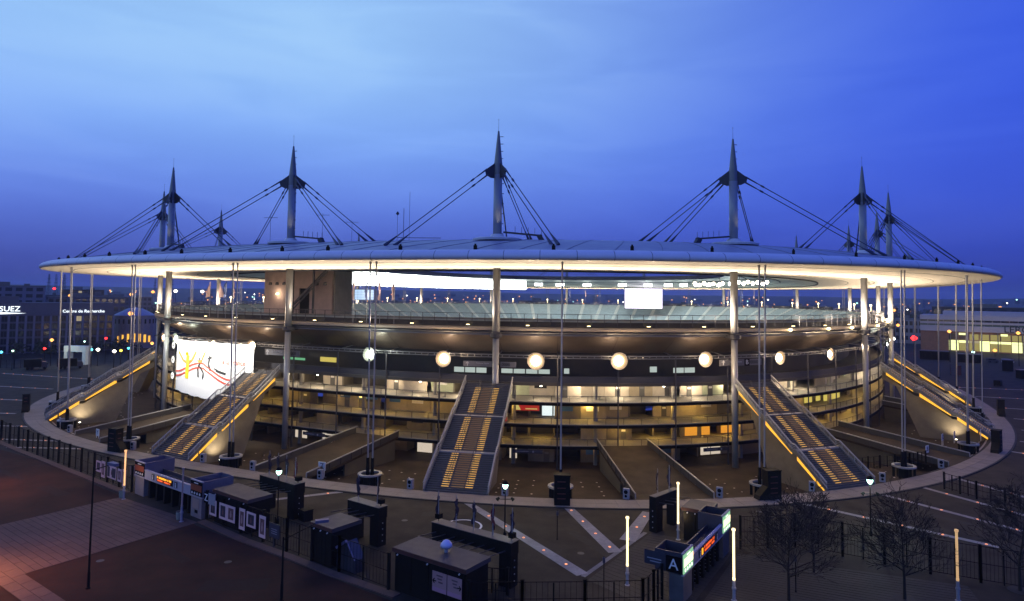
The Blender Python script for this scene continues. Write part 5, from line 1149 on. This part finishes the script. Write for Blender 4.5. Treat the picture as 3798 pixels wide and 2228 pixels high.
# ================================================================== THE CITY BEHIND
def block(name, a, b, depth, h, label, wallm, floors=4, bays=8, lit=.08, group=None, winm=None, roofbox=True, z0w=1.2, cat='building', big=False):
    a3, b3 = Vector((*a, 0)), Vector((*b, 0)); x = b3 - a3; L = x.length
    o = thing(name, label, cat, a3, math.atan2(x.y, x.x), group); rnd = random.Random(int(L * 100))
    mb = MB(); mb.box(0, L, 0, depth, 0, h); w = mb.build('wall', wallm, o, world=False)
    mb = MB(); mb.box(-.3, L + .3, -.3, depth + .3, h, h + .5)
    if roofbox: mb.box(L * .3, L * .5, depth * .3, depth * .6, h + .5, h + 2.8); mb.box(L * .7, L * .78, depth * .3, depth * .5, h + .5, h + 1.8)
    mb.build('roof', concrete_d, o, world=False)
    fh = (h - z0w) / floors
    for f in range(floors):
        for i in range(bays):
            x0, x1 = L * (i + .18) / bays, L * (i + .82) / bays; z0 = z0w + f * fh + fh * .25; z1 = z0w + f * fh + fh * .8
            on = rnd.random() < lit; mb = MB(); mb.box(x0, x1, -.06, .05, z0, z1); q = mb.build('window', (winm or e_win) if on else glassd, o, world=False)
            if big: mb = MB(); mb.box(x0 - .08, x1 + .08, -.12, .02, z0 - .15, z0); mb.build('sill', wallm, q, world=False)
    return o, L
lav = mat('wall_lavender', (.17, .165, .21), .7, noise=.12, scale=.3); bw = mat('wall_bluegrey', (.085, .085, .115), .7, noise=.15, scale=.3); pk = mat('wall_pale', (.26, .24, .25), .7, noise=.1, scale=.3); dkw = mat('wall_dark', (.035, .033, .04), .7, noise=.2, scale=.3)
# long research building at the left
a, b = Vector((-266, -76.5, 0)), Vector((-232.7, -19.3, 0)); x = b - a; L = x.length
o = thing('office_building', 'long office block with pale piers and glowing rooftop lettering, far left', 'building', a, math.atan2(x.y, x.x))
mb = MB(); mb.box(0, L, .8, 16, 0, 18.2); mb.build('wall', dkw, o, world=False)
mb = MB(); mb.box(-.2, L + .2, .2, 16.2, 18.2, 19.0); mb.box(0, L, 1.5, 15.5, 19.0, 24.6); mb.box(L * .05, L * .4, 5, 14, 24.6, 27.5); mb.build('attic', bw, o, world=False)
nb = 20; rnd = random.Random(4)
for i in range(nb + 1):
    mb = MB(); q = L * i / nb; mb.box(q - .45, q + .45, 0, .8, 0, 18.2); mb.build('pier', lav, o, world=False)
for f in range(5):
    mb = MB(); mb.box(0, L, .45, .8, f * 3.6 + .2, f * 3.6 + .95); mb.build('spandrel', bw, o, world=False)
    for i in range(nb):
        q0, q1 = L * i / nb + .6, L * (i + 1) / nb - .6; on = rnd.random() < .03
        mb = MB(); mb.box(q0, q1, .7, .79, f * 3.6 + 1.0, f * 3.6 + 3.5); w_ = mb.build('window', e_win if on else glassd, o, world=False)
        mb = MB(); mb.box((q0 + q1) / 2 - .05, (q0 + q1) / 2 + .05, .62, .7, f * 3.6 + 1.0, f * 3.6 + 3.5); mb.build('mullion', bw, w_, world=False)
def on_wall(o, fx_, z, dy=-.1): return (fx_, dy, z)
text('sign_lettering', 'Centre de Recherche', 2.05, e_letters, (L * .805, 1.35, 20.3), (1, 0, 0), (0, 0, 1), o, .1, world=False)
text('sign_lettering', 'r SUEZ', 3.5, e_letters, (L * .335, 1.35, 21.4), (1, 0, 0), (0, 0, 1), o, .1, world=False)
mb = MB(); rows = []
for i in range(21): u = i / 20; rows.append([(L * (.18 + .27 * u), 1.2, 18.9 + .5 * u * u), (L * (.18 + .27 * u), 1.2, 18.9 + .5 * u * u + 1.15 * math.sin(PI * min(1, u * .5 + .5)))])
mb.grid(rows); mb.build('sign_swoosh', e_letters, o, world=False)
# round-ended hall with the glowing arcade
a, b = Vector((-245.5, -11.2, 0)), Vector((-233, 5.8, 0)); x = b - a; L = x.length
o = thing('rotunda_hall', 'pale hall with a warmly lit arcade, left of the bowl', 'building', a, math.atan2(x.y, x.x)); r = L / 2; c = (r, 8)
mb = MB(); mb.lathe((c[0], c[1], 0), [(r, 0), (r, 17.0), (r * 1.03, 17.1), (r * 1.03, 17.6)], 32); mb.build('wall', pk, o, world=False)
mb = MB(); mb.lathe((c[0], c[1], 17.6), [(r * .98, 0), (r * .35, 3.6), (.3, 4.2)], 24); mb.build('roof', mat('roof_blue_zinc', (.22, .24, .36), .5), o, world=False)
for i in range(11):
    t = PI * (1.1 + .8 * i / 10); ct, st = math.cos(t), math.sin(t); p = Vector((c[0] + r * ct, c[1] + r * st, 0)); u = Vector((-st, ct, 0))
    mb = MB(); mb.obox(p - u * .45 + Vector((ct * .05, st * .05, 13.2)), u * .9, Vector((ct, st, 0)) * .06, (0, 0, 2.4)); mb.build('window', glassd, o, world=False)
    if 2 <= i <= 8:
        mb = MB(); q = p + Vector((ct * .05, st * .05, 3.2)); mb.obox(q - u * .62, u * 1.24, Vector((ct, st, 0)) * .08, (0, 0, 3.4 + 1.4 * math.sin(PI * (i - 2) / 6))); mb.build('lit_arch', em('arch_glow', (1, .50, .06), 1.3), o, world=False)
        mb = MB(); mb.tube(p + Vector((ct * .6, st * .6, 2.0)) + u * .85, p + Vector((ct * .6, st * .6, 9.2)) + u * .85, .22, .20, 8); mb.build('arcade_column', pk, o, world=False)
t = PI * 1.5; lamp('POINT', Vector((*(a + x * .5 + Vector((x.y, -x.x, 0)).normalized() * 5).xy, 4.5)), 900, (1, .55, .15), o, .5)
# further blocks on the left skyline
block('tower_block', (-372, -14), (-352, 17), 14, 33, 'pale tower block with dark windows at the far left edge', lav, 8, 7, .1)
block('apartment_block', (-340, 12), (-318, 48), 14, 26.5, 'long blue-grey block behind the rooftop lettering', bw, 5, 12, .06)
block('apartment_block', (-446, 54), (-431, 80), 14, 27, 'low grey block between the left skyline lamps', bw, 6, 9, .12)
block('apartment_block', (-500, 118), (-484, 146), 14, 31.5, 'slab block on the left skyline, right of the pylons', dkw, 8, 8, .1)
block('apartment_block', (-374, 57), (-363, 74), 14, 27.5, 'pale block with a lit top floor right of the rooftop lettering', lav, 7, 6, .06)
block('office_building', (-560, 190), (-540, 236), 15, 25, 'far grey block behind the left hanger rods', bw, 5, 12, .1)
block('office_building', (-610, 60), (-590, 120), 15, 34, 'distant dark slab above the rooftop lettering', dkw, 7, 12, .08)
# store on the right
a, b = Vector((155.9, 238.3, 0)), Vector((252, 219.5, 0)); x = b - a; L = x.length
o = thing('store_building', 'wide pale store with black lettering over a lit yellow shopfront, far right', 'building', a, math.atan2(x.y, x.x))
whs = mat('store_white', (.42, .37, .40), .6, noise=.06, scale=.3)
mb = MB(); mb.box(0, L, 1.2, 30, 0, 12.2); mb.build('wall', mat('store_brick', (.24, .12, .07), .7, noise=.2, scale=.5), o, world=False)
mb = MB(); mb.box(0, L, 0, 31, 12.2, 15.6); mb.box(0, L, .8, 31, 15.6, 16.8); mb.box(0, L, 0, 31, 16.8, 18.0); mb.box(0, L, .8, 31, 18.0, 19.2); mb.box(0, L, 0, 31, 19.2, 22); mb.box(L * .12, L, 6, 30, 22, 24.4); mb.build('cladding', whs, o, world=False)
for i in range(24):
    for z0, z1 in ((18.05, 19.15), (15.7, 16.7)):
        if z0 > 17 and i > 13 and i < 23 and 0: continue
        mb = MB(); mb.box(L * i / 24 + .1, L * (i + 1) / 24 - .1, .7, .79, z0, z1); mb.build('window', e_win if (i in (14, 15) and z0 > 17) else glassd if z0 > 17 else mat('window_green', (.06, .10, .08), .3), o, world=False)
text('sign_lettering', 'LEROY', 5.2, mat('letter_black', (.008, .008, .008), .5), (42.0, -.15, 14.1), (1, 0, 0), (0, 0, 1), o, .1, 'LEFT', world=False)
for i in range(16):
    x0, x1 = L * (.15 + .84 * i / 16) + .15, L * (.15 + .84 * (i + 1) / 16) - .15
    mb = MB(); mb.box(x0, x1, 1.05, 1.19, .8, 5.4); mb.build('shop_window', e_shopd if i % 3 else e_shop, o, world=False)
    mb = MB(); mb.box(x0, x1, .9, 1.1, 5.5, 6.9); mb.build('shop_strip', e_shop if i % 5 != 2 else e_win, o, world=False)
    mb = MB(); mb.box(x0 + .2, x1 - .2, 1.05, 1.19, 7.4, 10.8); mb.build('upper_window', e_shopd if i > 1 else mat('window_brown', (.10, .06, .03), .4), o, world=False)
    if i % 4 == 1: mb = MB(); mb.box(x0, x1 - 1.5, .8, 1.0, 10.2, 11.4); mb.build('lit_transom', e_shop, o, world=False)
for i in range(7): q = L * (.16 + .12 * i); mb = MB(); mb.box(q - .25, q + .25, -.2, .25, 0, 12.2); mb.build('pillar', concrete_d, o, world=False)
for fx_ in (.3, .55, .8): q = a + x * fx_ + Vector((x.y, -x.x, 0)).normalized() * 8; lamp('POINT', (q.x, q.y, 6), 1600, (1, .80, .35), o, 1)
block('warehouse', (149, 309), (166, 306), 20, 17, 'pale low block with small dark windows left of the store', pk, 3, 6, .05)
block('warehouse', (180, 366), (262, 350), 25, 26, 'dark flat roof showing above the store', dkw, 3, 12, .0)
block('apartment_block', (60, 430), (110, 424), 14, 24, 'dark block seen between the masts beyond the right stand', dkw, 5, 10, .15)
block('apartment_block', (-60, 420), (-10, 432), 14, 25, 'dark block seen beyond the centre of the far stand', bw, 5, 10, .15)
block('apartment_block', (-180, 380), (-140, 404), 14, 26, 'dark block seen beyond the left part of the far stand', bw, 5, 9, .15)

# wooded ground between the buildings and the hills: one mass nobody could count
def wood(name, spots, seed):
    rnd = random.Random(seed); mb = MB()
    for cx, cy_, rx, ry, n, h in spots:
        for _ in range(n):
            px, py = cx + rnd.gauss(0, rx), cy_ + rnd.gauss(0, ry); hh = h * rnd.uniform(.6, 1.15); w = hh * .38
            for k in range(26):
                u, v = rnd.uniform(0, 6.28), rnd.random(); q = Vector((px + math.cos(u) * w * v, py + math.sin(u) * w * v, hh * (.25 + .75 * rnd.random() * (1 - v * .5)))); r_ = hh * .12
                d1 = Vector((rnd.gauss(0, 1), rnd.gauss(0, 1), rnd.gauss(0, 1))).normalized() * r_; d2 = Vector((rnd.gauss(0, 1), rnd.gauss(0, 1), rnd.gauss(0, 1))).normalized() * r_
                mb.face([q + d1, q + d2, q - d1, q - d2])
    return mb.build(name, mat('foliage_dark', (.035, .042, .022), .9, noise=.4, scale=.3), None, kind='stuff')
wood('woodland', [(-330, 110, 40, 30, 130, 15), (-250, 190, 60, 50, 170, 15), (-236, -30, 14, 22, 60, 7), (-430, 20, 50, 60, 90, 13), (-520, 260, 90, 80, 160, 16)], 1)
wood('woodland', [(130, 400, 60, 40, 160, 14), (320, 430, 120, 60, 220, 17), (240, 330, 40, 20, 60, 13), (420, 800, 200, 150, 200, 20), (-60, 600, 260, 120, 300, 16)], 2)

# rows of far houses and the glitter of the city: uncountable
def city(seed):
    rnd = random.Random(seed); hb = MB(); l1, l2, l3 = MB(), MB(), MB()
    for _ in range(1300):
        ang = rnd.uniform(-2.55 + .0, 1.2); ang = rnd.uniform(.55, 2.95); R = rnd.uniform(620, 2300) if rnd.random() < .7 else rnd.uniform(2300, 3100)
        px, py = 95 + R * math.cos(ang), -248 + R * math.sin(ang)
        d0 = math.hypot(px, py); z = 0
        if d0 > 2300: z = 50 * (d0 - 2300) / 1000
        if d0 < 420: continue
        w, dp, h = rnd.uniform(8, 40), rnd.uniform(8, 16), rnd.uniform(6, 16); t = rnd.uniform(0, 3.14); ux, uy = Vector((math.cos(t) * w, math.sin(t) * w, 0)), Vector((-math.sin(t) * dp, math.cos(t) * dp, 0))
        hb.k = rnd.randrange(3); hb.obox((px, py, z - 2), ux, uy, (0, 0, h + 2))
        if rnd.random() < .55:
            q = Vector((px, py, z + h * rnd.uniform(.5, 1.1))); r_ = R * rnd.uniform(.0005, .0011)
            (l1 if rnd.random() < .72 else l2 if rnd.random() < .6 else l3).lathe(q, [(.1, -r_), (r_, -r_ * .3), (r_, r_ * .3), (.1, r_)], 6)
    hb.build('distant_houses', [bw, dkw, lav], None, kind='stuff')
    for m_, mm in ((l1, e_orange), (l2, e_white), (l3, em('far_green', (.5, 1, .8), 3))): m_.build('city_lights', mm, None, kind='stuff')
city(21)
# single street lamps and signals near enough to count
LAMPS = [(-685, 200, 30, 'o', 'biggest orange glow at the far left skyline'), (-497, 124, 26.5, 'o', 'orange lamp high between the left hanger rods'), (-571, 195, 29.5, 'o', 'orange lamp on the left skyline by the paired rods'), (-172, -54, 21, 'o', 'big orange lamp over the hall roof'), (-633, 280, 27.5, 'o', 'orange lamp low on the left skyline'), (-620, 298, 30.7, 'o', 'orange lamp near the left mast columns'), (-527, 254, 31.8, 'w', 'white lamp on the left skyline, first'), (-435, 209, 31.5, 'w', 'white lamp on the left skyline, second'), (-329, 53, 22.6, 'y', 'yellow twin lamp right of the office block'), (-187, -77, 10.4, 'o', 'orange lamp in front of the office block, higher'), (-188, -79, 7, 'r', 'red signal in front of the office block'), (-177, -61, 10.6, 'r', 'red signal before the hall'), (-170, -69, 6.7, 'w', 'small white lamp on a post by the portal'), (-150, -76, 7.4, 'w', 'white lamp beside the yellow beacon'), (-149, -74, 7.6, 'y', 'round yellow beacon by the left staircases'), (-192, -67, 5.6, 'c', 'cyan signal left of the white portal'), (-164, -60, 6.9, 'c', 'cyan signal right of the yellow beacon'), (-171, -71, 6.8, 'c', 'bright cyan signal above the white portal'), (-195, -91, 6.1, 'c', 'cyan signal at the far left edge'), (-770, 254, 30, 'p', 'violet light at the far left'), (-931, 373, 34, 'r', 'red light on the left skyline'),
         (149, 209, 8.5, 'R', 'big red signal left of the store'), (157, 147, 15.4, 'o', 'orange street lamp before the store, left'), (184, 142, 15.7, 'o', 'orange street lamp before the store lettering'), (131, 130, 11.7, 'w', 'white lamp left of the red signal'), (170, 165, 4.4, 'g', 'green lamp before the shopfront'), (180, 640, 19.5, 'o', 'orange lamp in the dark left of the store'), (145, 250, 14.6, 'o', 'orange lamp by the pale low block'), (187, 203, 3.4, 'o', 'low orange light before the shopfront'), (-150, -60, 9.5, 'o', 'orange lamp beside the left staircases')]
EM = {'o': e_orange, 'w': e_white, 'y': em('beacon_yellow', (1, .85, .05), 6), 'r': e_red, 'R': e_red, 'c': em('signal_cyan', (.1, .75, 1), 4), 'p': em('light_violet', (.5, .2, 1), 5), 'g': e_green}
for px, py, z, c, lab in LAMPS:
    o = thing('city_lamp', lab, 'street lamp', (px, py, 0), 0, 'street lamps and signals of the city'); d0 = math.hypot(px - 95, py + 248); r_ = d0 * (.0036 if c == 'R' else .0030 if 'big' in lab else .0021 if c in 'ow' else .0016)
    mb = MB(); mb.tube((0, 0, 0), (0, 0, z), .12 + d0 * .0001, n=5); mb.build('pole', black, o, world=False); mb = MB(); mb.lathe((0, 0, z), [(r_ * .4, -r_ * .8), (r_, -r_ * .2), (r_, r_ * .3), (r_ * .3, r_ * .9)], 8); mb.build('lantern', EM[c], o, world=False)
    if d0 < 420 and c in 'oRw': lamp('POINT', (px, py, z - r_ * 1.5), 900 if c != 'R' else 500, {'o': (1, .5, .15), 'R': (1, .1, .05), 'w': (1, .95, .8)}[c], o, .5)
# pylons
for i, (px, py) in enumerate(((-1192, 521), (-1186, 530), (-1178, 540), (-1333, 847), (-1076, 688))):
    o = thing('pylon', 'thin lattice pylon on the left skyline, %s' % ['leftmost of the close three', 'middle of the close three', 'rightmost of the close three', 'far one by the twin rods', 'single one nearer the bowl'][i], 'pylon', (px, py, 0), random.uniform(0, 3)); mb = MB(); h = 62
    for sx, sy in ((-1, -1), (1, -1), (1, 1), (-1, 1)): mb.bar((sx * 3, sy * 3, 0), (sx * .6, sy * .6, h), .5, .5)
    for z in (38, 46, 54): mb.bar((-7 + z * .06, 0, z), (7 - z * .06, 0, z), .6, .6)
    for k in range(9): z = k * 6; f = 3 - 2.4 * z / h; g_ = 3 - 2.4 * (z + 6) / h; mb.bar((-f, -f, z), (g_, -g_, z + 6), .3, .3); mb.bar((f, f, z), (-g_, g_, z + 6), .3, .3)
    mb.build('frame', steel_d, o, world=False)
# left plaza: portal, lorries, lamp posts, barrier
o = thing('white_portal', 'pale green lit portal frame on the far left plaza', 'portal', (-189.2, -70.5, 0), math.atan2(2.0, 9.3)); wp = mat('portal_white', (.62, .72, .66), .5)
for x0 in (0, 9.0): mb = MB(); mb.box(x0, x0 + 1.6, 0, 3, 0, 5.2); mb.build('leg', wp, o, world=False)
mb = MB(); mb.box(-.1, 10.7, -.1, 3.1, 5.2, 7.6); mb.build('lintel', wp, o, world=False); lamp('POINT', (-186, -77, 8), 700, (.75, 1, .85), o, .5)
def lorry(p, rz, label, L=7.5):
    o = thing('lorry', label, 'lorry', (*p, 0), rz, 'dark lorries on the left plaza')
    mb = MB(); mb.box(-L / 2, L / 2 - 2.0, -1.2, 1.2, .9, 4.0); mb.build('cargo_box', black, o, world=False)
    mb = MB(); mb.prism([(L / 2 - 1.9, -1.1, .6), (L / 2, -1.1, .6), (L / 2, -1.1, 1.7), (L / 2 - .5, -1.1, 2.9), (L / 2 - 1.9, -1.1, 2.9)], (0, 2.2, 0)); c_ = mb.build('cab', navy, o, world=False); mb = MB(); mb.obox((L / 2 - .02, -.95, 1.75), (0, 1.9, 0), (.06, 0, 0), (-.45, 0, 1.05)); mb.build('windscreen', glassd, c_, world=False)
    for x0 in (-L / 2 + 1.2, -L / 2 + 2.5, L / 2 - 1):
        for y in (-1.2, .95): mb = MB(); mb.tube((x0, y, .5), (x0, y + .28, .5), .5, .5, 12); mb.build('wheel', blackm, o, world=False)
lorry((-178.5, -87.5), .95, 'dark lorry on the far left plaza, left of two'); lorry((-170.5, -79.5), .95, 'dark lorry on the far left plaza, nearer the portal', 8.5)
lamp_post((-183.4, -93.3), 7.6, 'lamp post with white-green globe on the far left plaza', 260, False); lamp_post((-205, -51.8), 8, 'lamp post with white globe behind the white portal', 260, False); lamp_post((167, 148.7), 6.5, 'lamp post with green globe on the far right plaza', 260, False)
fence([(-205, -103), (-188, -90), (-182, -84)], 3.4, 'far fence on the left plaza behind the lamp post', 5, .6)
# right plaza: booths, vans
def booth(p, rz, w, d, h, label):
    o = thing('booth', label, 'booth', (*p, 0), rz, 'dark booths on the far right plaza'); mb = MB(); mb.box(0, w, 0, d, 0, h); mb.build('wall', black, o, world=False); mb = MB(); mb.box(-.2, w + .2, -.3, d + .2, h, h + .35); mb.build('roof', navy, o, world=False)
    n = max(2, int(w / 2.5))
    for i in range(n): mb = MB(); mb.box(w * (i + .15) / n, w * (i + .85) / n, -.06, 0, 1.0, h - .6); mb.build('shutter', blackm, o, world=False)
booth((146, 163), -.2, 13, 4, 4.2, 'long dark booth row on the far right plaza, left part'); booth((161, 151), -.2, 10, 4, 4.0, 'dark booth on the far right plaza near the green lamp'); booth((171, 112), -.2, 4.0, 3, 4.6, 'tall dark booth near the right frame edge'); booth((170, 78), .4, 5, 3, 3.2, 'low dark booth at the right frame edge')
def van(p, rz, label, m):
    o = thing('van', label, 'van', (*p, 0), rz, 'vans on the far right plaza')
    mb = MB(); mb.prism([(-2.4, -.95, .4), (2.4, -.95, .4), (2.45, -.95, 1.1), (1.6, -.95, 1.3), (1.0, -.95, 2.1), (-2.35, -.95, 2.15)], (0, 1.9, 0)); b_ = mb.build('body', m, o, world=False)
    mb = MB(); mb.box(-.3, .9, -.98, -.95, 1.3, 1.95); mb.box(-2.0, -.5, -.98, -.95, 1.35, 1.95); mb.build('window', glassd, b_, world=False)
    for x0 in (-1.5, 1.5):
        for y in (-.98, .78): mb = MB(); mb.tube((x0, y, .35), (x0, y + .2, .35), .35, .35, 12); mb.build('wheel', blackm, o, world=False)
van((177, 159), .2, 'dark van on the far right plaza before the shopfront', navy); van((183, 158), .2, 'pale van on the far right plaza before the shopfront', grey_p); van((156, 47), 1.2, 'dark van beyond the right end of the ring', black)
for i, (px, py) in enumerate(((149, 77), (146.5, 79))):
    o = thing('banner_post', ['dark red standing banner beyond the right staircase', 'second standing banner beside the dark red one'][i], 'banner', (px, py, .02), .3 + i); mb = MB(); mb.box(-.9, .9, 0, .1, .3, 4.2); mb.build('cloth', mat('banner_dark', (.08, .02, .02), .7), o, world=False); mb = MB(); mb.box(-1, -.9, 0, .1, 0, 4.4); mb.box(.9, 1, 0, .1, 0, 4.4); mb.build('pole', black, o, world=False)
# roof aerials
for s, o_, k in ((-1.06, 3, 0), (-.93, -6, 1), (-.86, -12, 2), (-.62, -14, 3), (-.55, -14, 4)):
    p = PT(s, o_, 0); z = roofz(max(-26, min(21, o_))); o = thing('roof_aerial', 'thin aerial on the stadium roof, %s' % ['left of the left near mast', 'just right of the left near mast', 'short one right of the left near mast', 'double frame between the left and centre masts', 'tall rod between the left and centre masts'][k], 'aerial', (p.x, p.y, z), 0, 'aerials on the stadium roof')
    mb = MB(); h = (6, 6.5, 5, 6, 11)[k]; mb.tube((0, 0, 0), (0, 0, h), .035, n=5)
    if k < 3: mb.bar((-1.4, -.5, h - .4), (1.4, .5, h - .4), .07, .07)
    if k == 3: mb.tube((1.3, .5, 0), (1.3, .5, h + 1.5), .06, n=5); mb.bar((0, 0, 1), (9, 3.6, 1), .12, .12); mb.lathe((0, 0, h), [(.1, 0), (.4, .3), (.1, .8)], 8)
    mb.build('rod', steel_d, o, world=False)

# ------------------------------------------------------------------ evening haze
mb = MB(); mb.box(-5200, 5200, -5200, 5200, -4.5, 95)
hz = bpy.data.materials.new('haze_air'); hz.use_nodes = True; t = hz.node_tree; t.nodes.clear()
pv = t.nodes.new('ShaderNodeVolumePrincipled'); pv.inputs['Color'].default_value = (.80, .85, 1, 1); pv.inputs['Density'].default_value = .00013; pv.inputs['Anisotropy'].default_value = .1
mo = t.nodes.new('ShaderNodeOutputMaterial'); t.links.new(pv.outputs[0], mo.inputs['Volume'])
o = mb.build('haze', hz, None, kind='stuff')
S.cycles.volume_bounces = 0
